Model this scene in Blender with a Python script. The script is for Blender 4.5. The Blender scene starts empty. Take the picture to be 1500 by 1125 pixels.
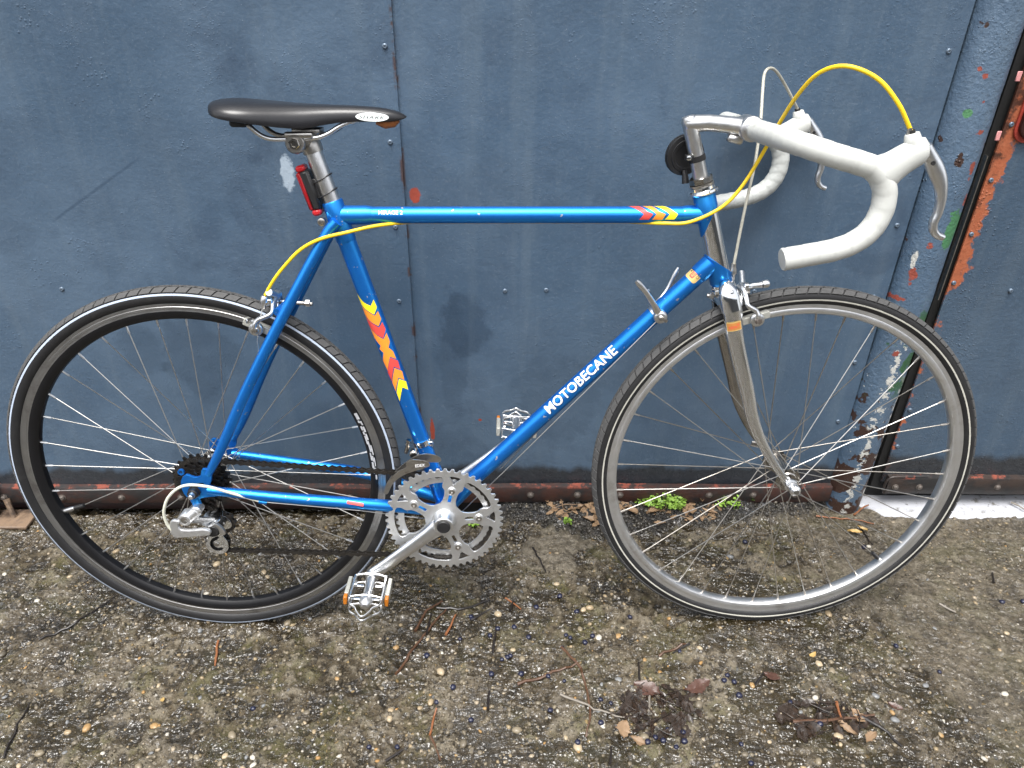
import bpy, bmesh, math, random
import numpy as np
from mathutils import Vector, Matrix
random.seed(7)
RNG = np.random.RandomState(7)
SC = bpy.context.scene
COL = SC.collection
PI = math.pi

# ------------------------------------------------------------------ camera, sky, sun, exposure
cam_d = bpy.data.cameras.new('camera')
cam = bpy.data.objects.new('camera', cam_d)
COL.objects.link(cam)
cam_d.sensor_width = 36.0
cam_d.lens = 25.866
cam_d.clip_start = 0.02
cam_d.clip_end = 400
PITCH, YAW, ROLL = 0.5516, 0.0180, 0.0110
fw = Vector((math.sin(YAW) * math.cos(PITCH), math.cos(YAW) * math.cos(PITCH), -math.sin(PITCH)))
rt = Vector((math.cos(YAW), -math.sin(YAW), 0))
up = rt.cross(fw)
rt, up = math.cos(ROLL) * rt + math.sin(ROLL) * up, -math.sin(ROLL) * rt + math.cos(ROLL) * up
cam.matrix_world = Matrix(((rt.x, up.x, -fw.x, 0), (rt.y, up.y, -fw.y, -0.9926), (rt.z, up.z, -fw.z, 1.1513), (0, 0, 0, 1)))
SC.camera = cam

SUN_EL, SUN_AZ = math.radians(70), math.radians(200)     # azimuth from +Y, clockwise: behind the camera, a little to the left
world = bpy.data.worlds.new('World')
SC.world = world
world.use_nodes = True
wn = world.node_tree
wn.nodes.clear()
w_out = wn.nodes.new('ShaderNodeOutputWorld')
w_bg = wn.nodes.new('ShaderNodeBackground')
w_sky = wn.nodes.new('ShaderNodeTexSky')
w_sky.sky_type = 'NISHITA'
w_sky.sun_disc = False
w_sky.sun_elevation = SUN_EL
w_sky.sun_rotation = SUN_AZ
w_sky.air_density = 1.0
w_sky.dust_density = 4.0
w_hs = wn.nodes.new('ShaderNodeHueSaturation')              # cloud cover: the sky goes nearly colourless
w_hs.inputs['Saturation'].default_value = 0.22
w_bg.inputs['Strength'].default_value = 0.12
wn.links.new(w_sky.outputs[0], w_hs.inputs['Color'])
wn.links.new(w_hs.outputs[0], w_bg.inputs['Color'])
wn.links.new(w_bg.outputs[0], w_out.inputs['Surface'])

sun_d = bpy.data.lights.new('sun', 'SUN')
sun_d.energy = 1.5
sun_d.angle = math.radians(34)
sun_d.color = (1.0, 0.97, 0.93)
sun = bpy.data.objects.new('sun', sun_d)
COL.objects.link(sun)
sdir = Vector((math.sin(SUN_AZ) * math.cos(SUN_EL), math.cos(SUN_AZ) * math.cos(SUN_EL), math.sin(SUN_EL)))
sun.rotation_euler = sdir.to_track_quat('Z', 'Y').to_euler()

vs = SC.view_settings
vs.view_transform = 'Standard'
vs.look = 'None'
vs.gamma = 1
vs.use_curve_mapping = False
vs.exposure = 1.52

# ------------------------------------------------------------------ helpers: mesh building
class MB:
    def __init__(s): s.v = []; s.f = []; s.m = []
    def add(s, vs_, fs_, m=0):
        o = len(s.v)
        s.v += [tuple(p) for p in vs_]
        s.f += [tuple(i + o for i in f) for f in fs_]
        s.m += [m] * len(fs_)
        return s
    def tube(s, pts, r, n=12, m=0, cap=True, flat=None, side=None):
        """sweep a circle (or an ellipse: flat = list of second radii along `side`) along points"""
        P = [Vector(p) for p in pts]
        N = len(P)
        rr = list(r) if hasattr(r, '__len__') else [r] * N
        fl = rr if flat is None else (list(flat) if hasattr(flat, '__len__') else [flat] * N)
        T = []
        for i in range(N):
            a, b = P[max(i - 1, 0)], P[min(i + 1, N - 1)]
            T.append((b - a).normalized())
        ref = Vector(side) if side is not None else (Vector((0, 1, 0)) if abs(T[0].y) < .9 else Vector((1, 0, 0)))
        vs_, fs_ = [], []
        u = None
        for i in range(N):
            if u is None or side is not None: u = ref - ref.dot(T[i]) * T[i]
            else: u = u - u.dot(T[i]) * T[i]
            u.normalize()
            w = T[i].cross(u)
            for k in range(n):
                a = 2 * PI * k / n
                vs_.append(P[i] + u * (math.cos(a) * fl[i]) + w * (math.sin(a) * rr[i]))
        for i in range(N - 1):
            for k in range(n):
                k2 = (k + 1) % n
                fs_.append((i * n + k, i * n + k2, (i + 1) * n + k2, (i + 1) * n + k))
        if cap:
            fs_.append(tuple(range(n - 1, -1, -1)))
            fs_.append(tuple((N - 1) * n + k for k in range(n)))
        return s.add(vs_, fs_, m)
    def lathe(s, c, axis, prof, n=32, m=0, closed=False, cap=True):
        """prof = [(h, r)] along axis from centre c; closed joins last ring to first (a ring section)"""
        c = Vector(c); ax = Vector(axis).normalized()
        u = ax.orthogonal().normalized(); w = ax.cross(u)
        vs_, fs_ = [], []
        for h, r in prof:
            for k in range(n):
                a = 2 * PI * k / n
                vs_.append(c + ax * h + (u * math.cos(a) + w * math.sin(a)) * max(r, 1e-5))
        L = len(prof)
        for i in range(L if closed else L - 1):
            j = (i + 1) % L
            for k in range(n):
                k2 = (k + 1) % n
                fs_.append((i * n + k, i * n + k2, j * n + k2, j * n + k))
        if cap and not closed:
            if prof[0][1] > 1e-4: fs_.append(tuple(range(n - 1, -1, -1)))
            if prof[-1][1] > 1e-4: fs_.append(tuple((L - 1) * n + k for k in range(n)))
        return s.add(vs_, fs_, m)
    def box(s, c, half, R=None, bev=0.0, m=0):
        hx, hy, hz = half
        if bev <= 0:
            co = [Vector((x * hx, y * hy, z * hz)) for x in (-1, 1) for y in (-1, 1) for z in (-1, 1)]
            fs_ = [(0, 1, 3, 2), (4, 6, 7, 5), (0, 4, 5, 1), (2, 3, 7, 6), (0, 2, 6, 4), (1, 5, 7, 3)]
        else:
            b = min(bev, hx * .95, hy * .95, hz * .95)
            bm = bmesh.new()
            for x in (-1, 1):
                for y in (-1, 1):
                    for z in (-1, 1):
                        bm.verts.new((x * (hx - b), y * (hy - b), z * hz))
                        bm.verts.new((x * (hx - b), y * hy, z * (hz - b)))
                        bm.verts.new((x * hx, y * (hy - b), z * (hz - b)))
            bmesh.ops.convex_hull(bm, input=bm.verts)
            bmesh.ops.dissolve_limit(bm, angle_limit=.01, verts=bm.verts, edges=bm.edges)
            bm.verts.index_update()
            co = [v.co.copy() for v in bm.verts]
            fs_ = [tuple(v.index for v in f.verts) for f in bm.faces]
            bm.free()
        c = Vector(c)
        if R is not None: co = [R @ p for p in co]
        return s.add([p + c for p in co], fs_, m)
    def prism(s, out, y0, y1, m=0):
        """outline in the x-z plane (counter-clockwise seen from -y), extruded y0..y1"""
        n = len(out)
        vs_ = [(x, y0, z) for x, z in out] + [(x, y1, z) for x, z in out]
        fs_ = [tuple(range(n)), tuple(range(2 * n - 1, n - 1, -1))]
        fs_ += [(i, i + n, (i + 1) % n + n, (i + 1) % n) for i in range(n)]
        return s.add(vs_, fs_, m)
    def mesh(s, name, mats, smooth=40):
        me = bpy.data.meshes.new(name)
        me.from_pydata(s.v, [], s.f)
        for mt in (mats if isinstance(mats, (list, tuple)) else [mats]): me.materials.append(mt)
        if len(set(s.m)) > 1: me.polygons.foreach_set('material_index', s.m)
        bm = bmesh.new(); bm.from_mesh(me)
        bmesh.ops.recalc_face_normals(bm, faces=bm.faces)
        bm.to_mesh(me); bm.free()
        finish(me, smooth)
        return me
    def build(s, name, mats, parent=None, smooth=40):
        return link(name, s.mesh(name, mats, smooth), parent)

def finish(me, smooth=40):
    if smooth:
        me.polygons.foreach_set('use_smooth', [True] * len(me.polygons))
        me.update()
        me.set_sharp_from_angle(angle=math.radians(smooth))
    me.update()

def link(name, data, parent=None, mat=None):
    o = bpy.data.objects.new(name, data)
    COL.objects.link(o)
    if parent is not None: o.parent = parent
    if mat is not None: o.matrix_local = mat
    return o

def empty(name, parent=None, loc=(0, 0, 0)):
    o = bpy.data.objects.new(name, None)
    COL.objects.link(o)
    o.location = loc
    o.empty_display_size = .05
    if parent is not None: o.parent = parent
    return o

def tag(o, label, cat, group=None, kind=None):
    if label: o['label'] = label
    if cat: o['category'] = cat
    if group: o['group'] = group
    if kind: o['kind'] = kind
    return o

def spline(pts, k=6):
    """Catmull-Rom through points"""
    P = [Vector(p) for p in pts]
    P = [2 * P[0] - P[1]] + P + [2 * P[-1] - P[-2]]
    out = []
    for i in range(1, len(P) - 2):
        for j in range(k):
            t = j / k
            a, b, c, d = P[i - 1], P[i], P[i + 1], P[i + 2]
            out.append(.5 * ((2 * b) + (c - a) * t + (2 * a - 5 * b + 4 * c - d) * t * t + (3 * b - a - 3 * c + d) * t ** 3))
    out.append(P[-2])
    return out

def smooth2(loop, k=4):
    """closed Catmull-Rom of a 2D loop"""
    n = len(loop); out = []
    for i in range(n):
        a, b, c, d = [Vector(loop[(i + q) % n]) for q in (-1, 0, 1, 2)]
        for j in range(k):
            t = j / k
            p = .5 * ((2 * b) + (c - a) * t + (2 * a - 5 * b + 4 * c - d) * t * t + (3 * b - a - 3 * c + d) * t ** 3)
            out.append((p.x, p.y))
    return out

def plate(name, loops, y, th, mat, parent, bev=.0004, smooth=35):
    """flat plate with holes, drawn in x-z, centred on depth y, thickness th"""
    cu = bpy.data.curves.new(name, 'CURVE')
    cu.dimensions = '2D'; cu.fill_mode = 'BOTH'
    cu.extrude = max(th / 2 - bev, 1e-4); cu.bevel_depth = bev; cu.bevel_resolution = 1; cu.offset = -bev
    for lp in loops:
        sp = cu.splines.new('POLY'); sp.points.add(len(lp) - 1); sp.use_cyclic_u = True
        for p, q in zip(sp.points, lp): p.co = (q[0], q[1], 0, 1)
    me = curve_mesh(cu)
    me.name = name
    me.transform(Matrix.Translation((0, y, 0)) @ Matrix.Rotation(PI / 2, 4, 'X'))
    me.materials.clear(); me.materials.append(mat)
    finish(me, smooth)
    return link(name, me, parent)

def curve_mesh(cu):
    o = bpy.data.objects.new('tmp_curve', cu); COL.objects.link(o)
    dg = bpy.context.evaluated_depsgraph_get()
    me = bpy.data.meshes.new_from_object(o.evaluated_get(dg))
    bpy.data.objects.remove(o); bpy.data.curves.remove(cu)
    return me

def text_bm(txt, w, h, offset=.02, shear=0.0, spacing=1.0):
    """lettering as a flat bmesh fitted to width w and height h, lower left at 0,0"""
    cu = bpy.data.curves.new('tmp_text', 'FONT')
    cu.body = txt; cu.size = 1; cu.offset = offset; cu.shear = shear; cu.resolution_u = 4; cu.space_character = spacing
    me = curve_mesh(cu)
    bm = bmesh.new(); bm.from_mesh(me); bpy.data.meshes.remove(me)
    xs = [v.co.x for v in bm.verts]; ys = [v.co.y for v in bm.verts]
    for v in bm.verts:
        v.co = Vector(((v.co.x - min(xs)) / (max(xs) - min(xs)) * w, (v.co.y - min(ys)) / (max(ys) - min(ys)) * h, 0))
    return bm

def poly_bm(poly):
    bm = bmesh.new()
    bm.faces.new([bm.verts.new((a, b, 0)) for a, b in poly])
    return bm

def bend(bm, mapf, name, mat, parent, step=.002, axis=1):
    """cut a flat bmesh into strips and lay it on a surface with mapf(u, v)"""
    vals = [v.co[axis] for v in bm.verts]
    lo, hi = min(vals), max(vals)
    k = math.floor(lo / step) + 1
    while k * step < hi:
        co = Vector((0, 0, 0)); co[axis] = k * step
        no = Vector((0, 0, 0)); no[axis] = 1
        bmesh.ops.bisect_plane(bm, geom=bm.verts[:] + bm.edges[:] + bm.faces[:], plane_co=co, plane_no=no)
        k += 1
    bmesh.ops.triangulate(bm, faces=bm.faces)
    for v in bm.verts: v.co = Vector(mapf(v.co.x, v.co.y))
    me = bpy.data.meshes.new(name); bm.to_mesh(me); bm.free()
    me.materials.append(mat)
    finish(me, 60)
    return link(name, me, parent)

def tube_map(p0, p1, R, y=0.0):
    p0 = Vector((p0[0], y, p0[1])); p1 = Vector((p1[0], y, p1[1]))
    t = (p1 - p0).normalized(); n = Vector((0, -1, 0)); b = n.cross(t)
    return lambda u, v: p0 + t * u + (n * math.cos(v / R) + b * math.sin(v / R)) * R

# ------------------------------------------------------------------ helpers: materials
class NT:
    def __init__(s, name):
        s.mat = bpy.data.materials.new(name); s.mat.use_nodes = True
        s.t = s.mat.node_tree
        s.bsdf = s.t.nodes['Principled BSDF']
        s.out = s.t.nodes['Material Output']
        tc = s.t.nodes.new('ShaderNodeTexCoord'); s.co = tc.outputs['Object']
        s._xyz = None
    def put(s, sock, val):
        if hasattr(val, 'is_linked') or isinstance(val, bpy.types.NodeSocket): s.t.links.new(val, sock)
        else: sock.default_value = val
    def inp(s, **k):
        for a, v in k.items(): s.put(s.bsdf.inputs[a.replace('_', ' ')], v)
    def xyz(s):
        if s._xyz is None:
            n = s.t.nodes.new('ShaderNodeSeparateXYZ'); s.t.links.new(s.co, n.inputs[0]); s._xyz = n.outputs
        return s._xyz
    def vec(s, x, y, z):
        n = s.t.nodes.new('ShaderNodeCombineXYZ')
        for i, v in enumerate((x, y, z)): s.put(n.inputs[i], v)
        return n.outputs[0]
    def scale(s, k, v=None):
        n = s.t.nodes.new('ShaderNodeVectorMath'); n.operation = 'MULTIPLY'
        s.t.links.new(v or s.co, n.inputs[0]); n.inputs[1].default_value = k
        return n.outputs[0]
    def noise(s, sc, det=3, rough=.55, v=None, dist=0.0):
        n = s.t.nodes.new('ShaderNodeTexNoise'); s.t.links.new(v or s.co, n.inputs['Vector'])
        n.inputs['Scale'].default_value = sc; n.inputs['Detail'].default_value = det
        n.inputs['Roughness'].default_value = rough; n.inputs['Distortion'].default_value = dist
        return n.outputs['Fac']
    def voro(s, sc, feat='F1', out='Distance', v=None, rnd=1.0):
        n = s.t.nodes.new('ShaderNodeTexVoronoi'); s.t.links.new(v or s.co, n.inputs['Vector'])
        n.feature = feat; n.inputs['Scale'].default_value = sc; n.inputs['Randomness'].default_value = rnd
        return n.outputs[out]
    def math(s, op, a, b=0.0, c=0.0, clamp=False):
        n = s.t.nodes.new('ShaderNodeMath'); n.operation = op; n.use_clamp = clamp
        for i, v in enumerate((a, b, c)): s.put(n.inputs[i], v)
        return n.outputs[0]
    def ss(s, v, a, b, lo=0.0, hi=1.0):
        n = s.t.nodes.new('ShaderNodeMapRange'); n.interpolation_type = 'SMOOTHSTEP'
        s.put(n.inputs[0], v)
        for i, q in enumerate((a, b, lo, hi)): n.inputs[i + 1].default_value = q
        return n.outputs[0]
    def mix(s, f, a, b, mode='MIX'):
        n = s.t.nodes.new('ShaderNodeMix'); n.data_type = 'RGBA'; n.blend_type = mode
        s.put(n.inputs[0], f)
        for i, v in ((6, a), (7, b)):
            s.put(n.inputs[i], v if not isinstance(v, tuple) else (v[0], v[1], v[2], 1))
        return n.outputs[2]
    def ramp(s, f, stops, mode='LINEAR'):
        n = s.t.nodes.new('ShaderNodeValToRGB'); n.color_ramp.interpolation = mode
        e = n.color_ramp.elements
        while len(e) < len(stops): e.new(.5)
        for q, (p, c) in zip(e, stops):
            q.position = p; q.color = (c[0], c[1], c[2], 1) if hasattr(c, '__len__') else (c, c, c, 1)
        s.put(n.inputs[0], f)
        return n.outputs[0]
    def bump(s, h, strength=.3, dist=.001, normal=None):
        n = s.t.nodes.new('ShaderNodeBump'); s.put(n.inputs['Height'], h)
        n.inputs['Strength'].default_value = strength; n.inputs['Distance'].default_value = dist
        if normal is not None: s.t.links.new(normal, n.inputs['Normal'])
        return n.outputs[0]
    def spot(s, cx, cz, rx, rz, wob=.4, soft=.12, nz=None):
        """ragged elliptical patch on the wall at x = cx, z = cz"""
        X = s.xyz()
        dx = s.math('DIVIDE', s.math('SUBTRACT', X[0], cx), rx)
        dz = s.math('DIVIDE', s.math('SUBTRACT', X[2], cz), rz)
        d = s.math('SQRT', s.math('ADD', s.math('MULTIPLY', dx, dx), s.math('MULTIPLY', dz, dz)))
        if nz is None: nz = s.noise(60, 4, .65)
        d = s.math('ADD', d, s.math('MULTIPLY', s.math('SUBTRACT', nz, .5), wob * 4))
        return s.ss(d, 1 + soft, 1 - soft)
    def maxi(s, *a):
        r = a[0]
        for b in a[1:]: r = s.math('MAXIMUM', r, b)
        return r

def simple(name, col, rough=.5, metal=0.0, var=.18, sc=90, rvar=.12, bump=0.0, bsc=400, coat=0.0, dirt=None, spec=None):
    """plain material with grain: colour and gloss vary with noise, optional grime"""
    m = NT(name)
    n = m.noise(sc, 4, .6)
    c = m.mix(n, tuple(q * (1 - var) for q in col), tuple(min(q * (1 + var), 1) for q in col))
    if dirt:
        d = m.ss(m.noise(sc * .6, 5, .7), .52, .72)
        c = m.mix(m.math('MULTIPLY', d, dirt[1]), c, dirt[0])
    m.inp(Base_Color=c, Metallic=metal)
    m.put(m.bsdf.inputs['Roughness'], m.math('ADD', rough - rvar / 2, m.math('MULTIPLY', m.noise(sc * 1.7, 4, .6), rvar)))
    if coat: m.put(m.bsdf.inputs['Coat Weight'], coat); m.put(m.bsdf.inputs['Coat Roughness'], .12)
    if spec is not None: m.put(m.bsdf.inputs['Specular IOR Level'], spec)
    if bump: m.put(m.bsdf.inputs['Normal'], m.bump(m.noise(bsc, 3), bump, .0006))
    return m.mat

# ------------------------------------------------------------------ materials
def paint_wall(name, dark=1.0, lump=.35, extra=None, damp_z=.112, damp=True):
    m = NT(name)
    big, mid, fine = m.noise(2.2, 4, .6), m.noise(11, 5, .65), m.noise(220, 3, .6)
    streak = m.noise(1, 5, .65, m.scale((26, 26, 1.6)))
    k = dark
    c = m.mix(m.ss(big, .3, .7), (.056 * k, .096 * k, .150 * k), (.088 * k, .135 * k, .196 * k))
    c = m.mix(m.math('MULTIPLY', m.ss(mid, .40, .68), .6), c, (.058 * k, .093 * k, .142 * k))
    c = m.mix(m.math('MULTIPLY', m.ss(streak, .46, .72), .42), c, (.108 * k, .150 * k, .195 * k))
    c = m.mix(m.math('MULTIPLY', m.ss(fine, .48, .75), .40), c, (.115 * k, .155 * k, .200 * k))
    grime = m.math('MULTIPLY', m.ss(m.noise(5, 5, .7, dist=.8), .56, .74), .38)
    c = m.mix(grime, c, (.026, .043, .075))
    scuff = m.math('MULTIPLY', m.ss(m.noise(34, 5, .75, m.scale((1, 1, 2.5))), .62, .74), .38)
    c = m.mix(scuff, c, (.17, .21, .26))
    chip = m.ss(m.noise(70, 4, .6), .80, .81)
    c = m.mix(chip, c, (.16, .055, .035))
    specks = m.ss(m.voro(90), .07, .05)
    c = m.mix(m.math('MULTIPLY', specks, .55), c, (.23, .28, .34))
    rgh = m.math('ADD', .28, m.math('MULTIPLY', m.noise(30, 4), .22))
    if extra: c = extra(m, c)
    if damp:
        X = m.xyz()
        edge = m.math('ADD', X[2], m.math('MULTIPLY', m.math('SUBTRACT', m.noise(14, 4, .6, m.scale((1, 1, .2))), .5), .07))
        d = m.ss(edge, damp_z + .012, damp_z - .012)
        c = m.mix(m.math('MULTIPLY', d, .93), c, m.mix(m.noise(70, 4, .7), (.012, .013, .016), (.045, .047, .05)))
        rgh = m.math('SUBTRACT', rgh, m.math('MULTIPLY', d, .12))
    m.inp(Base_Color=c, Roughness=rgh)
    blister = m.math('MAXIMUM', m.math('MULTIPLY', m.ss(m.voro(120), .30, .08), m.ss(m.noise(6, 4, .7), .54, .64)), m.math('MULTIPLY', m.ss(m.voro(210), .30, .08), m.ss(m.noise(9, 4, .7), .52, .62)))
    n1 = m.bump(m.math('ADD', m.noise(130, 5, .65), m.math('MULTIPLY', blister, 1.5)), lump, .0026)
    n2 = m.bump(m.noise(9, 4), .40, .008, n1)
    m.put(m.bsdf.inputs['Normal'], n2)
    return m.mat

def gate_extra(m, c):
    nz = m.noise(55, 5, .7)
    nz2 = m.noise(16, 4, .7)
    for cx, cz, rx, rz in ((-.157, .738, .010, .014), (.395, .47, .006, .022), (-.150, .215, .005, .03), (-.045, .243, .004, .003), (.01, .238, .005, .003), (.05, .235, .003, .002)):
        c = m.mix(m.spot(cx, cz, rx, rz, .35, .15, nz), c, (.30, .060, .038))
    c = m.mix(m.math('MULTIPLY', m.spot(-.381, .778, .012, .030, .5, .2, nz), .8), c, (.42, .50, .58))
    # old damp stains with edges of their own
    for cx, cz, rx, rz, q in ((-.075, .47, .050, .07, .38), (-.098, .40, .030, .13, .22), (-.62, .40, .07, .10, .30), (-.73, .42, .045, .06, .25), (.12, .30, .09, .10, .2), (-.27, .69, .06, .02, .3)):
        c = m.mix(m.math('MULTIPLY', m.spot(cx, cz, rx, rz, .42, .16, nz2), q), c, (.020, .036, .060))
    # rust bleeding from the sheet seam
    X = m.xyz()
    seam = m.math('ABSOLUTE', m.math('ADD', X[0], .176))
    rust = m.math('MULTIPLY', m.ss(seam, .006, .001), m.ss(nz2, .50, .58))
    c = m.mix(m.math('MULTIPLY', rust, .8), c, (.07, .032, .018))
    # scratch arc
    s1 = m.math('ABSOLUTE', m.math('SUBTRACT', X[2], m.math('ADD', .735, m.math('MULTIPLY', m.math('ADD', X[0], .75), .62))))
    sm = m.math('MULTIPLY', m.ss(s1, .004, .001), m.math('MULTIPLY', m.ss(X[0], -.83, -.81), m.ss(X[0], -.62, -.66)))
    c = m.mix(m.math('MULTIPLY', sm, .5), c, (.03, .055, .095))
    return c

def post_extra(m, c):
    X = m.xyz(); nz = m.noise(42, 5, .7); n2 = m.noise(70, 4, .7); n3 = m.noise(24, 3, .6)
    low = m.ss(X[2], .48, .30)
    c = m.mix(m.ss(m.math('ADD', n3, m.math('MULTIPLY', m.ss(X[2], .50, .05), .20)), .67, .70), c, (.045, .024, .018))
    # white and green undercoats showing where the blue has flaked
    line = m.math('ABSOLUTE', m.math('SUBTRACT', X[0], m.math('ADD', .80, m.math('MULTIPLY', X[2], .02))))
    w = m.math('MULTIPLY', m.ss(m.math('ADD', n2, m.math('MULTIPLY', m.ss(line, .020, .0), .19)), .665, .69), m.math('MULTIPLY', m.ss(X[2], .50, .42), 1.0))
    edge = m.math('MULTIPLY', m.ss(m.math('ADD', m.math('MULTIPLY', m.ss(X[0], .822, .846), .26), nz), .70, .73), m.ss(X[2], .40, .30))
    g = m.math('MULTIPLY', m.ss(m.math('ADD', m.math('MULTIPLY', m.ss(X[0], .795, .835), .22), n3), .64, .68), m.math('MULTIPLY', m.ss(X[2], .30, .36), m.ss(X[2], .56, .50)))
    c = m.mix(g, c, (.035, .105, .045))
    c = m.mix(w, c, (.50, .50, .47))
    c = m.mix(edge, c, (.55, .55, .52))
    c = m.mix(m.spot(.832, .69, .014, .036, .6, .08, nz), c, (.06, .19, .085))
    c = m.mix(m.spot(.792, .895, .006, .007, .4, .1, nz), c, (.08, .22, .10))
    for cx, cz, rx, rz in ((.80, .955, .005, .006), (.79, .965, .004, .004), (.822, .865, .008, .005), (.831, .80, .006, .018), (.787, .60, .006, .02), (.80, .66, .006, .006), (.842, .74, .005, .012), (.775, .545, .010, .006), (.80, .43, .007, .009), (.81, .915, .003, .003)):
        c = m.mix(m.spot(cx, cz, rx * .8, rz * .8, 1.1, .12, n2), c, (.27, .065, .045))
    c = m.mix(m.spot(.783, .63, .004, .016, .7, .1, nz), c, (.48, .48, .45))
    return c

def door_extra(m, c):
    X = m.xyz(); nz = m.noise(26, 5, .7)
    e = m.math('ADD', m.math('SUBTRACT', X[0], .868), m.math('MULTIPLY', m.math('SUBTRACT', nz, .5), .11))
    e = m.math('ADD', e, m.math('MULTIPLY', m.ss(X[2], .62, .50), .022))
    e = m.math('SUBTRACT', e, m.math('MULTIPLY', m.ss(X[2], .76, .86), .022))
    o = m.ss(e, .038, .028)
    c = m.mix(o, c, m.mix(m.noise(90, 4), (.30, .070, .030), (.42, .15, .075)))
    c = m.mix(m.math('MULTIPLY', m.ss(e, .012, -.004), .9), c, (.040, .020, .015))
    return c

M = {}
M['gate'] = paint_wall('gate_paint', 1.0, .30, gate_extra)
M['post'] = paint_wall('post_paint', 1.12, .9, post_extra, damp=False)
M['door'] = paint_wall('door_paint', .80, .5, door_extra, .145)
def rusty(name, a, b, r, z=None):
    m = NT(name)
    n = m.noise(20, 6, .7); n2 = m.noise(110, 4, .7)
    c = m.mix(m.ss(n, .38, .62), a, b)
    c = m.mix(m.math('MULTIPLY', m.ss(n2, .5, .75), .6), c, r)
    if z is not None:                         # bright flakes of red lead along the top edge
        X = m.xyz()
        f = m.math('MULTIPLY', m.ss(X[2], z - .004, z - .001), m.ss(m.noise(26, 5, .75), .52, .60))
        c = m.mix(m.math('MULTIPLY', f, .8), c, (.25, .065, .04))
    m.inp(Base_Color=c, Roughness=m.math('ADD', .32, m.math('MULTIPLY', n2, .3)))
    m.put(m.bsdf.inputs['Normal'], m.bump(m.noise(180, 4, .65), .5, .001))
    return m.mat
M['strip'] = rusty('rusty_strip', (.020, .020, .021), (.052, .022, .017), (.045, .042, .040), .069)
M['strip_dark'] = rusty('dark_strip', (.016, .016, .017), (.035, .024, .020), (.05, .048, .045), .091)
M['beam'] = rusty('maroon_beam', (.030, .014, .014), (.022, .017, .017), (.05, .03, .025))
M['iron'] = rusty('old_iron', (.045, .030, .022), (.19, .13, .085), (.07, .06, .055))
M['rivet'] = simple('painted_rivet', (.12, .16, .21), .35, .3, .3, 300)
M['bolt_rust'] = simple('rusty_bolt', (.16, .14, .125), .42, .5, .4, 300, dirt=((.10, .05, .03), .5))
M['hole'] = simple('recess_shade_black', (.008, .008, .008), .8)  # near-black that puts the shade of gaps and recesses into the colour
M['lock'] = simple('maroon_lock_plate', (.035, .012, .010), .4, .2, .3, 80)
M['lock_red'] = simple('red_primer', (.33, .045, .03), .5, 0, .25, 80)
M['brass'] = simple('brass', (.42, .28, .10), .35, 1, .3, 200)
M['pinkmark'] = simple('pink_paint_dab', (.62, .27, .27), .6)
M['bwall'] = simple('rendered_wall', (.22, .21, .19), .85, 0, .25, 3, bump=.4, bsc=60)
M['ywall'] = simple('added_wall_grey', (.085, .088, .088), .85, 0, .4, 2, bump=.4, bsc=60)  # dark grey of the added wall that the chrome reflects
m = NT('white_limewash')
c = m.mix(m.ss(m.noise(45, 5, .7), .54, .68), (.40, .41, .44), (.17, .165, .15))
c = m.mix(m.ss(m.noise(120, 3, .6), .68, .72), c, (.06, .055, .05))
m.inp(Base_Color=c, Roughness=.55); m.put(m.bsdf.inputs['Normal'], m.bump(m.noise(120, 4), .4, .001)); M['white'] = m.mat

# bicycle
def blue_paint():
    m = NT('metallic_blue_paint')
    n = m.noise(500, 2); sc = m.noise(40, 4, .65)
    scr = m.ss(m.noise(1, 4, .7, m.scale((30, 200, 30))), .66, .70)
    chips = m.ss(m.noise(105, 3, .55), .695, .71)
    worn = m.math('MULTIPLY', m.ss(m.noise(14, 5, .7), .5, .8), .35)
    c = m.mix(worn, m.mix(n, (.006, .080, .40), (.009, .095, .46)), (.010, .045, .24))
    c = m.mix(chips, c, (.38, .40, .43))
    rg = m.math('ADD', .26, m.math('MULTIPLY', sc, .16))
    m.inp(Base_Color=c, Metallic=.0, Roughness=m.math('ADD', .25, m.math('MULTIPLY', sc, .15)))
    f = m.t.nodes.new('ShaderNodeBsdfPrincipled')
    m.put(f.inputs['Base Color'], m.mix(chips, m.mix(n, (.010, .30, .72), (.02, .37, .80)), (.40, .42, .45)))
    f.inputs['Metallic'].default_value = 1.0
    m.put(f.inputs['Roughness'], rg)
    mx = m.t.nodes.new('ShaderNodeMixShader'); mx.inputs[0].default_value = .58
    m.t.links.new(m.bsdf.outputs[0], mx.inputs[1]); m.t.links.new(f.outputs[0], mx.inputs[2])
    m.t.links.new(mx.outputs[0], m.out.inputs['Surface'])
    return m.mat
M['blue'] = blue_paint()
M['chrome'] = simple('worn_chrome', (.84, .86, .88), .13, 1, .06, 60, .12, dirt=((.48, .47, .46), .3))
M['chrome_dull'] = simple('tarnished_chrome', (.42, .40, .37), .20, 1, .25, 50, .15, dirt=((.17, .14, .11), .6))
M['alu'] = simple('brushed_aluminium', (.68, .68, .68), .33, 1, .10, 120, .16, .08, dirt=((.38, .37, .35), .4))
M['alu_ring'] = simple('dull_aluminium', (.77, .78, .79), .46, 1, .08, 90, .16, dirt=((.42, .41, .39), .4))
M['alu_white'] = simple('pale_aluminium', (.78, .79, .80), .30, 1, .08, 120, .12, .08)
M['steel'] = simple('grey_steel', (.48, .46, .43), .32, 1, .25, 120, .2, dirt=((.16, .12, .09), .6))
M['spoke'] = simple('spoke_steel', (.55, .54, .52), .36, 1, .2, 120, .2)
M['spoke_old'] = simple('dull_spoke_steel', (.47, .44, .40), .38, 1, .3, 120, .2, dirt=((.15, .11, .08), .6))
M['rim_alu'] = simple('rim_aluminium', (.78, .79, .80), .42, 1, .14, 25, .2, dirt=((.42, .40, .37), .5))
M['rim_worn'] = simple('worn_rim_aluminium', (.40, .40, .40), .38, 1, .2, 25, .2, dirt=((.16, .15, .14), .6))
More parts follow.
